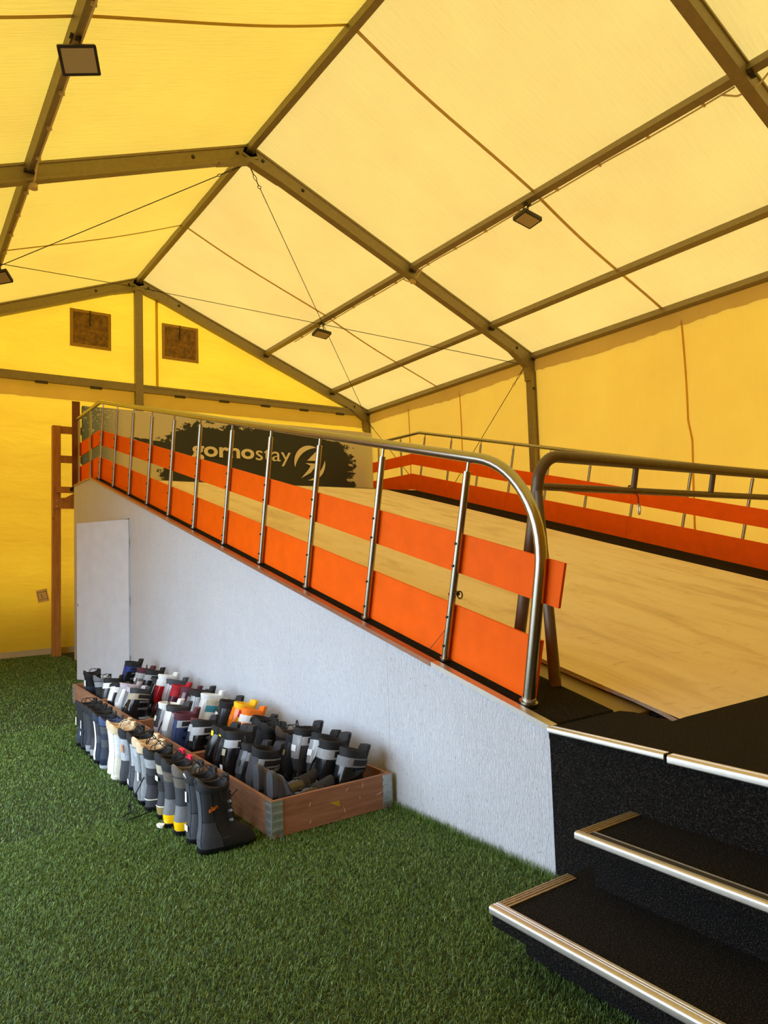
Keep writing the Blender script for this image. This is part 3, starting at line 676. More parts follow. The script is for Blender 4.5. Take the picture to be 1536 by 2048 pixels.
def text(body, x, z, size, xs, bold):
    cu = bpy.data.curves.new('lettering', 'FONT'); cu.body = body; cu.size = size; cu.offset = bold; cu.extrude = .002; cu.resolution_u = 4
    ob = bpy.data.objects.new('lettering_tmp', cu); COL.objects.link(ob); bpy.context.view_layer.update()
    me = bpy.data.meshes.new_from_object(ob.evaluated_get(bpy.context.evaluated_depsgraph_get())); bpy.data.objects.remove(ob)
    xs0 = min(v.co.x for v in me.vertices); xs1 = max(v.co.x for v in me.vertices); k = xs / (xs1 - xs0)
    for v in me.vertices: v.co = (x + (v.co.x - xs0) * k, -.012 - v.co.z, z + v.co.y)
    me.flip_normals()
    me.materials.clear(); return link('lettering', me, M_PRINT, bn)
text('gorno', 1.84, .66, .37, 1.22, .010)
text('stay', 3.09, .64, .40, .74, .0)
# logo: crescent with a bolt
cx, cz, rr = 4.28, .645, .35
def arc(c, r_, a0, a1, n=24): return [(c[0] + r_ * math.cos(R(a0 + (a1 - a0) * i / n)), c[1] + r_ * math.sin(R(a0 + (a1 - a0) * i / n))) for i in range(n + 1)]
def flat(poly, name): MB().prism([(p[0], -.016, p[1]) for p in poly], (0, .004, 0)).obj(name, M_PRINT, bn)
def bez(p, c, q, n=14): return [((1 - t) ** 2 * p[0] + 2 * t * (1 - t) * c[0] + t * t * q[0], (1 - t) ** 2 * p[1] + 2 * t * (1 - t) * c[1] + t * t * q[1]) for t in [i / n for i in range(n + 1)]]
cx, cz, rr = 4.25, .645, .345
o1 = arc((cx, cz), rr, 64, 197); o2 = arc((cx, cz), rr * 1.02, 10, -98)
flat(o1 + bez(o1[-1], (4.02, .90), o1[0])[1:-1], 'crescent')
flat([(4.19, .685), (4.45, .93), (4.45, .69)], 'bolt_mark')
flat([(4.15, .635), (4.42, .635), (4.27, .45), (4.05, .33), (4.21, .50), (4.27, .585)], 'bolt_mark')
flat(o2 + bez(o2[-1], (4.47, .36), o2[0])[1:-1], 'crescent')
text('Ski', 3.06, .20, .12, .22, .004)

# ------------------------------------------------------------------ timber frame behind the ramp
tf = empty('timber_frame', (2.22, 12.60, 0)); tag(tf, 'brown timber post frame with rungs behind the far ramp corner', 'timber frame')
def tb(a, b, nm, mat=M_POSTW): return MB().box(a, b).obj(nm, mat, tf)
tb((-.05, -.06, 0), (.075, .06, 3.78), 'post')
tb((.62, -.06, 0), (.74, .06, 3.78), 'post')
for z0, z1 in ((3.66, 3.78), (3.17, 3.29)): tb((.075, -.02, z0), (.62, .03, z1), 'rung')
tb((-.05, -.085, 2.40), (.74, -.062, 2.58), 'rail')
MB().box((.0, -.12, 2.66), (.75, -.062, 2.76)).obj('ledge', M_POSTW, tf)
MB().prism([(.08, -.10, 2.55), (.5, -.10, 2.78), (.5, -.10, 2.68), (.2, -.10, 2.52)], (0, .05, 0)).obj('brace', M_POSTW, tf)
for z in (2.44, 2.53): MB().tube([(.01, -.09, z), (.01, -.085, z)], .012, 8).obj('screw', M_NOSE, tf)
pb = MB().box((-.06, -.01, 0), (.06, .01, 1.40)).obj('edge_board', M_DARKW); pb.location = (2.46, 12.20, ZT + .012); tag(pb, 'narrow dark plywood board standing at the banner left end', 'board')

# ------------------------------------------------------------------ pallet collars
def collar(y0, y1, label, x0=1.60, x1=2.345):
    e = empty('pallet_collar', (x0, y0, 0)); tag(e, label, 'crate', 'wooden pallet collars along the white wall')
    W_, L_, h = x1 - x0, y1 - y0 - .008, .195; t = .02
    MB().box((0, t, .012), (t, L_ - t, h)).obj('side_board', M_COLLAR, e); MB().box((W_ - t, t, .012), (W_, L_ - t, h)).obj('side_board', M_COLLAR, e)
    MB().box((0, 0, .012), (W_, t, h)).obj('end_board', M_COLLAR_X, e); MB().box((0, L_ - t, .012), (W_, L_, h)).obj('end_board', M_COLLAR_X, e)
    for cx_, sx in ((0, 1), (W_, -1)):
        for cy_, sy in ((0, 1), (L_, -1)):
            mb = MB()
            for k in (0, 1):
                def bx(u0, u1, z0, z1, d):
                    if k == 0: a = (cx_ + sx * u0, cy_ - sy * d, z0); b = (cx_ + sx * u1, cy_, z1)
                    else: a = (cx_ - sx * d, cy_ + sy * u0, z0); b = (cx_, cy_ + sy * u1, z1)
                    mb.box(tuple(map(min, a, b)), tuple(map(max, a, b)))
                dd = .0035 if (sy == 1 or k == 1) else .003
                bx(.004, .062, .03, h - .002, dd); bx(.004, .02, .0, .03, dd); bx(.042, .062, .0, .03, dd)
                for z in (.045, .085, .125, .165): bx(.006, .060, z, z + .010, .0095 if (sy == 1 or k == 1) else .0038)
            mb.tube([(cx_, cy_, .03), (cx_, cy_, h - .002)], .0055, 8)
            mb.obj('corner_hinge', M_GALV, e)
    return e
CY = [3.365, 4.555, 5.785, 6.965, 8.12]
col0 = collar(CY[0], CY[1], 'nearest wooden pallet collar with galvanised corner hinges full of ski boots')
collar(CY[1], CY[2], 'second wooden pallet collar from the front, holding blue and orange boots')
collar(CY[2], CY[3], 'third wooden pallet collar from the front, holding red and silver boots')
collar(CY[3], CY[4], 'farthest wooden pallet collar, beside the white door')
mb = MB(); mb.prism([(.40, -.0022, .115), (.335, -.0022, .118), (.40, -.0022, .085)], (0, .002, 0)); mb.obj('sticker', plain('yellow_sticker', (186, 160, 20), .6), col0)
rg = random.Random(4)
for x, z, l, a in ((.22, .135, .03, 70), (.45, .165, .025, 40), (.55, .168, .035, 80), (.69, .145, .05, 95), (.22, .045, .02, 60), (.43, .06, .05, 110), (.66, .10, .05, 15), (.72, .08, .04, 60), (.53, .105, .02, 100)):
    c, s = math.cos(R(a)), math.sin(R(a)); w_ = .004
    MB().prism([(x - c * l / 2, -.0014, z - s * l / 2), (x + s * w_, -.0014, z - c * w_), (x + c * l / 2, -.0014, z + s * l / 2), (x - s * w_ * .4, -.0014, z + c * w_ * .4)], (0, .0012, 0)).obj('scuff', plain('pale_scuff', (206, 176, 150), .7), col0)

# ------------------------------------------------------------------ boots
def ring(z, xh, xt, hw, e=2.6, n=28, tilt=0.0, off=0.0, t0=0, t1=360, closed=True, wav=0.0):
    xm, a, b = (xh + xt) / 2, (xt - xh) / 2 + off, hw * 1.13 + off; out = []
    cnt = n if closed else n + 1
    for k in range(cnt):
        t = R(t0 + (t1 - t0) * k / n); c, s = math.cos(t), math.sin(t)
        x = xm + a * math.copysign(abs(c) ** (2 / e), c); y = b * math.copysign(abs(s) ** (2 / e), s)
        if c > 0: y *= 1 - .10 * c                       # toe narrows
        out.append((x, y, z + tilt * (x - xm) + wav * math.cos(2 * t)))
    return out
def levels_at(lv, z):
    for a, b in zip(lv[:-1], lv[1:]):
        if a[0] <= z <= b[0]:
            k = (z - a[0]) / max(1e-6, b[0] - a[0]); return [a[i] + (b[i] - a[i]) * k for i in range(4)]
    return list(lv[-1] if z > lv[-1][0] else lv[0])
SB = [(.03, .002, .290, .050), (.055, -.002, .286, .052), (.08, -.001, .268, .051), (.10, .003, .236, .049), (.12, .007, .200, .047), (.145, .010, .174, .046), (.19, .010, .160, .047), (.24, .006, .155, .051), (.28, .001, .152, .055), (.31, -.004, .148, .057)]
SH = [(.028, -.004, .286, .042), (.045, -.008, .289, .052), (.07, -.006, .276, .054), (.095, .002, .236, .050), (.12, .012, .190, .045), (.15, .018, .165, .041)]
CF = [(.112, .006, .166, .046), (.14, .001, .166, .048), (.18, .000, .168, .050), (.22, .006, .174, .055), (.26, .016, .182, .060), (.29, .024, .188, .062), (.308, .028, .190, .061)]
CACHE = {}
def patch(lv, z0, z1, t0, t1, off, steps=6, n=14, tl=0.0):
    mb = MB(); rows = []
    for z in np.linspace(z0, z1, steps):
        q = levels_at(lv, z); rows.append(ring(z, q[1], q[2], q[3], 2.6, n, tl * max(0, (z - .15) / .16), off, t0, t1, False))
    mb.grid(rows); return mb
def cached(key, fn, smooth=40):
    if key not in CACHE: CACHE[key] = fn().mesh(key, smooth)
    return CACHE[key]
def tl_of(z): return -.12 * max(0, (z - .15) / .16)
def sb_parts():
    def body():
        mb = MB().loft([ring(z, a, b, h, 2.6, 28, tl_of(z)) for z, a, b, h in [levels_at(SB, q) for q in np.linspace(.03, .31, 22)]], True, False)
        mb.v = [(x * (1 + .010 * math.sin(z * 95 + y * 30)), y * (1 + .022 * math.sin(z * 80 + x * 25)), z) for x, y, z in mb.v]; return mb
    def sole(): return MB().loft([ring(z, a, b, h, 3.0) for z, a, b, h in ((0, .012, .275, .042), (.004, .002, .285, .049), (.016, -.006, .296, .053), (.030, -.004, .294, .054), (.033, .004, .286, .048))])
    def collar_():
        q = SB[-1]; return MB().loft([ring(z, q[1] + d, q[2] - d, q[3] - d, 2.6, 28, -.12, 0, 0, 360, True, wv) for z, d, wv in ((.298, -.002, 0), (.318, -.007, .006), (.336, -.006, .014), (.342, .002, .016), (.334, .010, .014), (.26, .018, 0))], False, True)
    def tongue():
        mb = MB(); rows = []
        for i in range(9):
            k = i / 8; z = .13 + .25 * k - .02 * k ** 4; xc = .178 - .052 * k ** .7 + .05 * max(0, k - .55); hw = (.030 + .014 * k) * (1 if k < .95 else .8)
            rows.append([(xc + .0085 * math.cos(a) - .012 * math.sin(a) ** 2, hw * math.copysign(abs(math.sin(a)) ** .7, math.sin(a)), z) for a in np.linspace(0, 2 * math.pi, 15)[:-1]])
        return mb.loft(rows)
    def laces():
        mb = MB(); pts = []
        for i in range(8):
            z = .12 + .022 * i; q = levels_at(SB, z); pts.append((q[2] + .004 - .03 * 0, .026 * (1 if i % 2 else -1), z + .006))
        mb.tube(pts, .0032, 5); pts = [(p[0], -p[1], p[2]) for p in pts]; mb.tube(pts, .0032, 5)
        mb.tube([(.15, .02, .285), (.175, .045, .26), (.18, .06, .22), (.165, .062, .18)], .003, 5); return mb
    def loop(): return MB().tube([(-.004 - .012 * math.sin(a), .012 * math.cos(a), .325 + .028 * math.sin(a)) for a in np.linspace(0, math.pi, 9)], .0035, 6)
    return dict(body=body, sole=sole, collar=collar_, tongue=tongue, laces=laces, pull_loop=loop,
                heel_cap=lambda: patch(SB, .031, .075, 105, 255, .0025), heel_panel=lambda: patch(SB, .033, .155, 100, 260, .002, 8),
                back_stay=lambda: patch(SB, .04, .298, 160, 200, .004, 12, 6, -.12), upper_band=lambda: patch(SB, .245, .292, 60, 300, .003, 4, 20, -.12),
                mid_band=lambda: patch(SB, .155, .205, 55, 305, .003, 4, 20, -.12), side_panel=lambda: patch(SB, .05, .20, 215, 315, .002, 8, 12, -.12), rear_shaft=lambda: patch(SB, .16, .29, 105, 255, .0022, 8, 14, -.12),
                line=lambda: patch(SB, .072, .078, 90, 270, .004, 2, 16))
def ski_parts():
    def shell(): return MB().loft([ring(z, a, b, h, 2.9) for z, a, b, h in SH], True, True)
    def cuff():
        return MB().loft([ring(z, a, b, h, 2.7, 28, -.10) for z, a, b, h in CF] + [ring(.304, .036, .184, .055, 2.7, 28, -.10), ring(.26, .03, .178, .052, 2.7, 28, -.10)], False, True)
    def liner_tongue():
        rows = []
        for i in range(8):
            k = i / 7; z = .25 + .122 * k; xc = .172 + .020 * k + .012 * k * k; hw = (.038 + .006 * k) * (1 if k < .95 else .8)
            rows.append([(xc + .016 * math.cos(a) - .022 * math.sin(a) ** 2, hw * math.copysign(abs(math.sin(a)) ** .7, math.sin(a)), z) for a in np.linspace(0, 2 * math.pi, 15)[:-1]])
        return MB().loft(rows)
    def liner(): return MB().loft([ring(z, a, b, h, 2.5, 28, -.16) for z, a, b, h in ((.27, .030, .182, .054), (.315, .030, .186, .055), (.345, .026, .184, .055), (.352, .034, .178, .049), (.342, .044, .17, .042), (.25, .05, .162, .036))], False, True)
    def heel_sole(): return MB().loft([ring(z, a, b, h, 4.5) for z, a, b, h in ((0, -.006, .085, .034), (.028, -.008, .09, .036), (.032, -.004, .088, .036))])
    def toe_sole(): return MB().loft([ring(z, a, b, h, 4.5) for z, a, b, h in ((0, .17, .305, .034), (.02, .165, .308, .036), (.032, .165, .300, .036))])
    def spoiler(): return patch(CF, .19, .315, 140, 220, .004, 8, 10, -.10)
    def buckle(z):
        def fn():
            lv = CF if z > .12 else SH; q = levels_at(lv, z); mb = MB()
            mb = patch(lv, z - .011, z + .011, 285, 355, .006, 3, 10, 0)
            mb2 = patch(lv, z - .008, z + .008, 262, 300, .011, 3, 6, 0); mb.add(mb2.v, mb2.f); return mb
        return fn
    def loose_strap():
        pts = [(.17, .045, .285), (.12, .066, .30), (.06, .074, .27), (.02, .078, .22), (.0, .080, .17)]; mb = MB()
        return mb.grid([[(p[0], p[1], p[2] + d) for p in pts] for d in (-.011, .011)])
    def strap(): return patch(CF, .272, .302, 250, 470, .004, 3, 24, -.10)
    def loop(): return MB().tube([(.04, .014 * math.cos(a), .345 + .06 * math.sin(a)) for a in np.linspace(0, math.pi, 11)], .0035, 6)
    return dict(shell=shell, cuff=cuff, liner=liner, liner_tongue=liner_tongue, heel_sole=heel_sole, toe_sole=toe_sole, spoiler=spoiler, strap=strap, loose_strap=loose_strap, pull_loop=loop,
                buckle1=buckle(.075), buckle2=buckle(.115), buckle3=buckle(.19), buckle4=buckle(.245),
                cuff_band=lambda: patch(CF, .268, .308, 100, 260, .003, 4, 16, -.10), wide_band=lambda: patch(CF, .262, .309, 40, 320, .003, 4, 26, -.10),
                back_label=lambda: patch(CF, .23, .262, 165, 195, .0075, 2, 6, -.10), shell_panel=lambda: patch(SH, .04, .10, 130, 230, .003, 5, 10))
SBP, SKP = sb_parts(), ski_parts()
PALETTE = dict(black=(26, 26, 28), jet=(16, 16, 18), charcoal=(52, 53, 57), slate=(70, 73, 78), grey=(112, 114, 116), lgrey=(150, 153, 155), silver=(172, 176, 180), white=(226, 228, 226), cream=(226, 222, 202),
               fur=(214, 190, 152), navy=(38, 46, 64), blue=(62, 76, 116), royal=(34, 56, 128), red=(170, 22, 34), hot=(228, 24, 66), yellow=(250, 196, 12), orange=(244, 124, 6), magenta=(178, 20, 62), beige=(176, 166, 142),
               burgundy=(86, 36, 48), teal=(34, 118, 136), brown=(70, 56, 44), taupe=(96, 88, 78), lilac=(186, 178, 190), label=(236, 238, 240), ylabel=(240, 220, 30), gumsole=(150, 132, 80))
def cm(c, gloss=False, metal=False):
    if metal: return plain('boot_metal_' + c, PALETTE[c], .3, .7)
    return plain('boot_%s_%s' % (c, 'shell' if gloss else 'fabric'), PALETTE[c], .22 if gloss else .75, 0, 0 if gloss else .12, 60, 0 if gloss else .25, 220, .2 if gloss else 0)
def place(e, x, y, yaw, rx=0, ry=0, z=0.0):
    e.matrix_world = Matrix.Translation((x, y, z)) @ Matrix.Rotation(yaw, 4, 'Z') @ Matrix.Rotation(ry, 4, 'Y') @ Matrix.Rotation(rx, 4, 'X')
def sticker_part(e, x, y, z, wy, wz, c, rz_=0):
    o = MB().box((-.0012, -wy / 2, -wz / 2), (0, wy / 2, wz / 2)).obj('tag', cm(c)); o.parent = e; o.location = (x, y, z); o.rotation_euler = (0, 0, rz_); return o
def snow_boot(label, group, spec, x, y, yaw, scale=1.0, rx=0, ry=0, z=0.0):
    e = empty('snowboard_boot'); tag(e, label, 'boot', group)
    for part, c in spec.items():
        if part in ('tags', 'lace_trail'): continue
        link(part, cached('sb_' + part, SBP[part]), cm(c, part in ('sole', 'heel_cap')), e)
    for tg in spec.get('tags', []): sticker_part(e, *tg)
    rl = random.Random(len(LABELS) * 7); lc = cm(spec.get('laces', 'jet'))
    for _ in range(2):          # slack laces draped over the collar
        a0 = rl.uniform(-.05, .05); sgn = rl.choice((-1, 1)); x0 = .13 + rl.uniform(-.01, .03)
        MB().tube(fillet([(x0, a0 * .3, .33), (x0 - .03, sgn * .03, .365), (x0 - .07, sgn * .062, .352), (x0 - .08 + rl.uniform(-.03, .03), sgn * .071, .27 + rl.uniform(-.05, .02)), (x0 - .02, sgn * .069, .24 + rl.uniform(-.05, .02)), (x0 + .03, sgn * .05, .29)], .02, 3), .0028, 5).obj('slack_lace', lc, e)
    if 'lace_trail' in spec:
        MB().tube(spec['lace_trail'], .0035, 6).obj('lace_trail', cm('jet'), e)
    place(e, x, y, yaw, rx, ry, z); e.scale = (scale,) * 3 if scale != 1 else e.scale
    if scale != 1: e.matrix_world = e.matrix_world @ Matrix.Identity(4)
    return e
def ski_boot(label, group, spec, x, y, yaw, rx=0, ry=0, z=0.0, scale=1.0):
    e = empty('ski_boot'); tag(e, label, 'boot', group)
    full = dict(shell=spec['shell'], cuff=spec.get('cuff', spec['shell']), liner=spec.get('liner', 'black'), liner_tongue=spec.get('liner', 'black'), heel_sole=spec.get('sole', 'black'), toe_sole=spec.get('sole', 'black'), strap=spec.get('strap', 'black'))
    for p in ('spoiler', 'cuff_band', 'wide_band', 'back_label', 'pull_loop', 'shell_panel'):
        if p in spec: full[p] = spec[p]
    for p, c in full.items(): link(p, cached('ski_' + p, SKP[p]), cm(c, p in ('shell', 'cuff', 'spoiler', 'shell_panel')), e)
    if len(LABELS) % 3 == 0: link('loose_strap', cached('ski_loose_strap', SKP['loose_strap']), cm('jet'), e)
    bc = spec.get('buckle', 'silver')
    for i in (1, 2, 3, 4): link('buckle', cached('ski_buckle%d' % i, SKP['buckle%d' % i]), cm(bc, metal=True), e)
    for tg in spec.get('tags', []): sticker_part(e, *tg)
    place(e, x, y, yaw, rx, ry, z); e.scale = (scale,) * 3; return e

# --- row of snowboard boots standing on the turf, heels to the viewer
G1 = 'snowboard boots in a row on the turf'
dark = dict(body='charcoal', sole='jet', collar='black', tongue='black', laces='jet')
def S(**k): d = dict(dark); d.update(k); return d
row = [
 (3.44, 'tall black snowboard boot with red script on its side, nearest in the row', S(body='black', heel_panel='charcoal', back_stay='slate', pull_loop='navy', line='charcoal', rear_shaft='black'), 1.08),
 (3.60, 'black snowboard boot with white tag on its heel, second from the near end', S(body='black', heel_panel='slate', back_stay='charcoal', rear_shaft='charcoal', pull_loop='white', tags=[(-.0065, .0, .085, .04, .028, 'label'), (-.004, .006, .235, .022, .05, 'white')]), 1.02),
 (3.755, 'grey snowboard boot with bright yellow heel, the nearer of two', S(body='charcoal', heel_panel='grey', heel_cap='yellow', rear_shaft='charcoal', upper_band='taupe', collar='taupe', tongue='black'), 1.0),
 (3.90, 'grey snowboard boot with bright yellow heel, the farther of two', S(body='charcoal', heel_panel='grey', heel_cap='yellow', rear_shaft='charcoal', upper_band='taupe', collar='black', tongue='hot'), 1.0),
 (4.06, 'charcoal boot with cream heel line and red tongue, the nearer of two', S(body='charcoal', line='cream', heel_cap='gumsole', mid_band='black', upper_band='beige', tongue='hot', tags=[(-.004, .0, .225, .045, .025, 'label')]), 1.0),
 (4.22, 'charcoal boot with cream heel line and black trailing lace, the farther of two', S(body='charcoal', line='cream', mid_band='black', upper_band='lgrey', tongue='black', lace_trail=[(-.01, .0, .2), (-.05, -.01, .14), (-.09, .02, .06), (-.085, .05, .035), (-.06, .09, .028), (-.10, -.02, .028), (-.16, -.07, .028), (-.14, -.13, .028), (-.06, -.11, .028), (-.01, -.08, .028)]), 1.0),
 (4.37, 'light grey snowboard boot with white tag and beige lining, the nearer of two', S(body='grey', heel_panel='lgrey', rear_shaft='lgrey', back_stay='grey', collar='fur', tongue='fur', tags=[(-.005, -.01, .17, .028, .05, 'label')]), 1.0),
 (4.52, 'light grey snowboard boot with beige lining, the farther of two', S(body='grey', heel_panel='grey', rear_shaft='lgrey', collar='fur', tongue='fur', upper_band='silver'), 1.0),
 (4.68, 'slate snowboard boot with silver shaft and white heel label', S(body='slate', rear_shaft='silver', heel_panel='slate', back_stay='slate', collar='black', tags=[(-.004, .0, .06, .045, .028, 'label')]), 1.0),
 (4.83, 'slate snowboard boot with silver shaft and orange patch', S(body='slate', rear_shaft='silver', heel_panel='charcoal', collar='black', side_panel='slate', tags=[(-.003, -.03, .24, .018, .05, 'orange')]), 1.0),
 (4.99, 'cream white snowboard boot with furry lining, the nearer of two', S(body='cream', heel_panel='cream', rear_shaft='white', back_stay='white', collar='fur', tongue='fur', sole='cream', laces='cream'), 1.0),
 (5.14, 'cream white snowboard boot with furry lining, the farther of two', S(body='white', heel_panel='cream', rear_shaft='cream', collar='fur', tongue='fur', sole='cream', laces='cream'), 1.0),
 (5.31, 'navy snowboard boot with crossed straps and pale sole edge', S(body='navy', rear_shaft='navy', mid_band='slate', upper_band='slate', heel_panel='navy', heel_cap='navy', collar='blue', tongue='taupe', sole='silver'), 1.0),
 (5.47, 'navy snowboard boot with white back stay beside its strapped pair', S(body='navy', rear_shaft='charcoal', back_stay='white', mid_band='slate', collar='navy', tongue='taupe'), 1.0),
 (5.64, 'charcoal snowboard boot with pale heel cap, the nearer of two', S(body='charcoal', heel_cap='lgrey', rear_shaft='black', collar='black', tongue='black'), .97),
 (5.79, 'charcoal snowboard boot with pale heel cap, the farther of two', S(body='charcoal', heel_cap='lgrey', rear_shaft='charcoal', collar='black'), .97),
 (5.95, 'dark navy snowboard boot with white tags, second from the far end', S(body='navy', rear_shaft='charcoal', back_stay='black', collar='black', tags=[(-.004, .0, .20, .02, .06, 'label'), (-.004, .01, .13, .02, .03, 'label')]), .97),
 (6.11, 'dark navy snowboard boot with a white tag, farthest in the row', S(body='navy', rear_shaft='black', collar='black', tags=[(-.004, .01, .20, .024, .06, 'label')]), .97),
]
rg = random.Random(11)
for i, (y, lab, spec, sc) in enumerate(row):
    yaw = R(rg.uniform(-6, 6)) if i else R(-2)
    x = 1.235 + rg.uniform(-.015, .015)
    if i == 0: x = 1.245
    b = snow_boot(lab, G1, spec, x, y, yaw, sc)
    if i == 0:   # script on the near side, lace hooks
        cu = bpy.data.curves.new('script', 'FONT'); cu.body = 'elan'; cu.size = .030; cu.shear = .3; cu.extrude = .0008
        ob = bpy.data.objects.new('script_tmp', cu); COL.objects.link(ob); bpy.context.view_layer.update()
        me = bpy.data.meshes.new_from_object(ob.evaluated_get(bpy.context.evaluated_depsgraph_get())); bpy.data.objects.remove(ob)
        for v in me.vertices: v.co = (v.co.x, -v.co.z, v.co.y)
        me.materials.clear(); s_ = link('script', me, cm('orange'), b); s_.location = (.035, -.0575, .205); s_.rotation_euler = (0, R(-22), 0)
        for k in range(3): MB().tube([(.135 + .004 * k, -.050, .24 - .045 * k), (.142 + .004 * k, -.063, .245 - .045 * k)], .007, 8).obj('lace_hook', cm('lgrey', metal=True), b)

# --- boots packed in the collars
def box_slots(ci, n_front, n_back):
    y0, y1 = CY[ci] + .088, CY[ci + 1] - .095
    fr = [(1.645, y1 - (y1 - y0) * k / max(1, n_front - 1)) for k in range(n_front)]
    bk = [(1.995, y1 - (y1 - y0) * k / max(1, n_back - 1)) for k in range(n_back)]
    return fr, bk
def fill(ci, group, front, backr):
    fr, bk = box_slots(ci, len(front), len(backr)); r_ = random.Random(20 + ci)
    for (x, y), it in list(zip(fr, front)) + list(zip(bk, backr)):
        if it is None: continue
        kind, lab, spec = it[:3]; opt = it[3] if len(it) > 3 else {}
        yaw = R(opt.get('yaw', r_.uniform(-9, 9))); opt = dict(opt); lying = 'ry' in opt
        if not lying: opt.setdefault('sc', r_.uniform(.94, 1.06)); opt['rx'] = r_.uniform(-8, 8); opt['ry'] = r_.uniform(-3, 8); opt['z'] = opt.get('z', 0) + .008
        xx = x + opt.get('dx', r_.uniform(-.008, .012))
        if kind == 'ski':
            ski_boot(lab, group, spec, xx, y, yaw, R(opt.get('rx', 0)), R(opt.get('ry', 0)), opt.get('z', 0.0), opt.get('sc', 1.0))
        else:
            snow_boot(lab, group, spec, xx, y, yaw, 1.0, R(opt.get('rx', 0)), R(opt.get('ry', 0)), opt.get('z', 0.0))
YT = [(.026, 0, .318, .028, .03, 'ylabel')]
fill(0, 'boots in the nearest pallet collar', [
 ('ski', 'glossy black ski boot with yellow tag, the farther of two in nearest collar', dict(shell='jet', cuff='jet', tags=YT, buckle='charcoal', shell_panel='charcoal')),
 ('ski', 'glossy black ski boot with yellow tag, the nearer of two in nearest collar', dict(shell='jet', cuff='black', tags=YT, buckle='charcoal', spoiler='black')),
 ('ski', 'glossy dark ski boot with silver collar band and round label in nearest collar', dict(shell='charcoal', cuff='black', cuff_band='silver', back_label='beige', tags=[(-.01, 0, .17, .04, .03, 'label')])),
 ('ski', 'grey ski boot with black pull strap, the farther of two in nearest collar', dict(shell='slate', cuff='charcoal', spoiler='slate', wide_band='lgrey', pull_loop='jet', back_label='black')),
 ('ski', 'grey ski boot with black pull strap, the nearer of two in nearest collar', dict(shell='slate', cuff='slate', spoiler='slate', wide_band='lgrey', pull_loop='jet')),
 ('ski', 'dark grey ski boot lying on its back with sole facing out', dict(shell='slate', cuff='charcoal', sole='slate', buckle='lgrey'), dict(ry=-90, z=.012, yaw=180, sc=1.0, dx=-.012)),
 ('ski', 'dark grey ski boot lying on its back with white sole sticker', dict(shell='charcoal', cuff='black', sole='slate', buckle='black', tags=[(.05, 0, -.001, .001, .001, 'label')]), dict(ry=-90, z=.012, yaw=180, sc=1.0, dx=-.012)),
], [
 ('snow', 'soft black boot slumped at the far back of the nearest collar', S(body='black', collar='black', rear_shaft='charcoal'), dict(ry=6)),
 ('snow', 'soft black laced boot second along the back of nearest collar', S(body='black', mid_band='charcoal', collar='jet'), dict(ry=4)),
 ('snow', 'soft brown black boot third along the back of nearest collar', S(body='jet', collar='brown', rear_shaft='black')),
 ('ski', 'black ski boot with olive patch behind the lying pair', dict(shell='black', cuff='charcoal', back_label='gumsole')),
 ('ski', 'silver collared ski boot with tall pull loop, the farther of two', dict(shell='black', cuff='slate', wide_band='silver', spoiler='lgrey', pull_loop='jet', back_label='label', liner='black'), dict(z=.03)),
 ('ski', 'silver collared ski boot with tall pull loop, the nearer of two', dict(shell='black', cuff='slate', wide_band='silver', spoiler='lgrey', pull_loop='jet', back_label='label'), dict(z=.03)),
 ('ski', 'black ski boot with grey collar band near the crate corner', dict(shell='black', cuff='black', wide_band='lgrey', tags=[(-.008, 0, .14, .03, .04, 'label')])),
 ('ski', 'black ski boot with grey collar band in the crate corner itself', dict(shell='jet', cuff='black', wide_band='grey', buckle='charcoal')),
])
fill(1, 'boots in the second pallet collar', [
 None,
 ('ski', 'black and white patterned ski boot at the front of second collar', dict(shell='charcoal', cuff='lilac', spoiler='charcoal', back_label='white', wide_band='silver', liner='white')),
 ('ski', 'silver white ski boot with lettered strap in second collar', dict(shell='silver', cuff='silver', spoiler='white', strap='black', liner='charcoal', pull_loop='black')),
 ('ski', 'blue ski boot with grey collar, the larger of two in second collar', dict(shell='blue', cuff='blue', spoiler='blue', wide_band='silver', liner='burgundy', buckle='charcoal')),
 ('ski', 'dark blue ski boot beside its blue pair in second collar', dict(shell='navy', cuff='navy', wide_band='silver', liner='burgundy', buckle='lgrey')),
 ('ski', 'black ski boot with shiny silver collar by the second collar divider', dict(shell='black', cuff='jet', wide_band='silver', back_label='silver')),
], [
 ('ski', 'silver ski boot at the back far end of second collar', dict(shell='charcoal', cuff='silver', spoiler='silver', liner='black')),
 ('ski', 'white ski boot leaning at the back of second collar', dict(shell='white', cuff='white', liner='white', back_label='silver')),
 ('ski', 'white ski boot with teal strap at the back of second collar', dict(shell='white', cuff='white', strap='teal', wide_band='teal', liner='beige')),
 ('ski', 'black ski boot with white badge at the back of second collar', dict(shell='black', cuff='black', back_label='label', liner='charcoal'), dict(z=.03)),
 ('ski', 'plain black ski boot next to the orange boot', dict(shell='jet', cuff='charcoal', liner='black'), dict(z=.02)),
 ('ski', 'bright orange and yellow ski boot with magenta band', dict(shell='yellow', cuff='yellow', spoiler='orange', shell_panel='orange', wide_band='magenta', liner='yellow', sole='orange', back_label='orange', strap='magenta'), dict(z=.055)),
 ('ski', 'second orange ski boot half hidden behind black boots', dict(shell='orange', cuff='orange', wide_band='white', liner='orange', buckle='charcoal'), dict(z=.02)),
 ('ski', 'glossy black ski boot at the near back of second collar', dict(shell='jet', cuff='black', liner='jet'), dict(z=.01)),
])
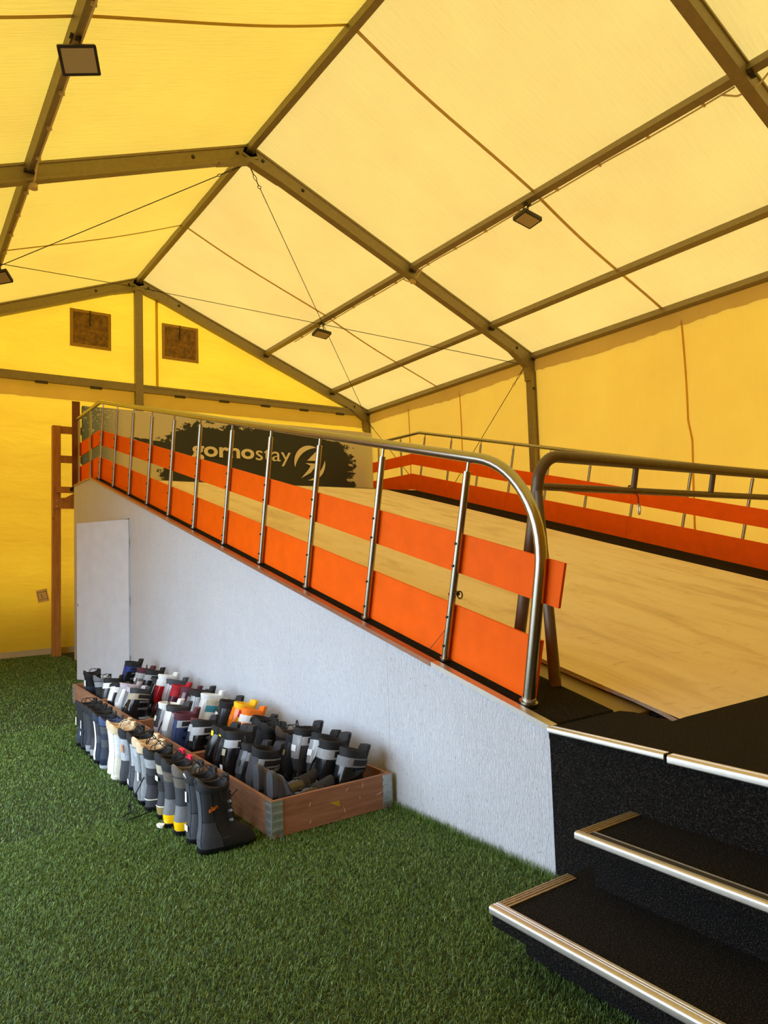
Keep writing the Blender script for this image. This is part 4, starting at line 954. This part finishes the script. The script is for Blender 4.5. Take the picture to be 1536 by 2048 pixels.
fill(2, 'boots in the third pallet collar', [
 ('ski', 'black and white ski boot at the far front of third collar', dict(shell='black', cuff='black', wide_band='white', spoiler='white')),
 ('ski', 'pale lilac and white ski boot at the front of third collar', dict(shell='silver', cuff='white', spoiler='silver', liner='lilac')),
 ('ski', 'glossy steel grey ski boot at the front of third collar', dict(shell='slate', cuff='slate', spoiler='grey', wide_band='beige', liner='lilac')),
 ('ski', 'dark green grey ski boot with beige collar in third collar', dict(shell='charcoal', cuff='black', wide_band='beige', liner='charcoal')),
 None, None,
], [
 ('ski', 'black ski boot with red lace at the far back of third collar', dict(shell='black', cuff='black', strap='red', liner='charcoal')),
 ('ski', 'white topped red ski boot at the back of third collar', dict(shell='burgundy', cuff='red', wide_band='white', liner='white'), dict(z=.02)),
 ('ski', 'silver ski boot between two red ones in third collar', dict(shell='silver', cuff='silver', spoiler='lilac', liner='slate')),
 ('ski', 'red and black ski boot at the back of third collar', dict(shell='black', cuff='burgundy', wide_band='red', liner='red'), dict(z=.015)),
 ('ski', 'dark burgundy ski boot at the near back of third collar', dict(shell='black', cuff='burgundy', liner='burgundy')),
 ('ski', 'black ski boot with grey collar at the near back of third collar', dict(shell='charcoal', cuff='black', wide_band='grey')),
])
fill(3, 'boots in the farthest pallet collar', [
 None,
 ('snow', 'black snowboard boot with square white tag at far left of farthest collar', S(body='black', rear_shaft='jet', mid_band='navy', tags=[(-.004, -.012, .24, .045, .06, 'label')])),
 None,
 ('snow', 'dark laced boot with grey collar in farthest collar', S(body='charcoal', collar='grey', rear_shaft='black', upper_band='lgrey')),
 ('ski', 'black ski boot with white stripe at the near front of farthest collar', dict(shell='black', cuff='charcoal', wide_band='white')),
], [
 None,
 ('ski', 'black boot with blue panel leaning on the wall in farthest collar', dict(shell='charcoal', cuff='black', spoiler='royal', shell_panel='yellow', wide_band='royal'), dict(z=.06)),
 ('ski', 'grey ski boot with burgundy lining in farthest collar', dict(shell='grey', cuff='grey', wide_band='silver', liner='burgundy', back_label='label'), dict(z=.02)),
 ('ski', 'black ski boot with pull loop against the wall in farthest collar', dict(shell='black', cuff='black', pull_loop='jet', wide_band='lgrey'), dict(z=.03)),
])
# crumpled scrap of paper on the turf
sc_ = MB().loft([[(.018 * math.cos(a) * (1 + .3 * math.sin(3 * a + k)), .03 * math.sin(a) * (1 + .25 * math.cos(5 * a)), .018 + .006 * k) for a in np.linspace(0, 6.28, 9)[:-1]] for k in range(3)]).obj('paper_scrap', M_PAPER)
p_ = onz(322, 1660); sc_.location = (p_.x, p_.y, 0); tag(sc_, 'tiny crumpled white paper scrap on the turf beside the yellow heeled boots', 'paper scrap')
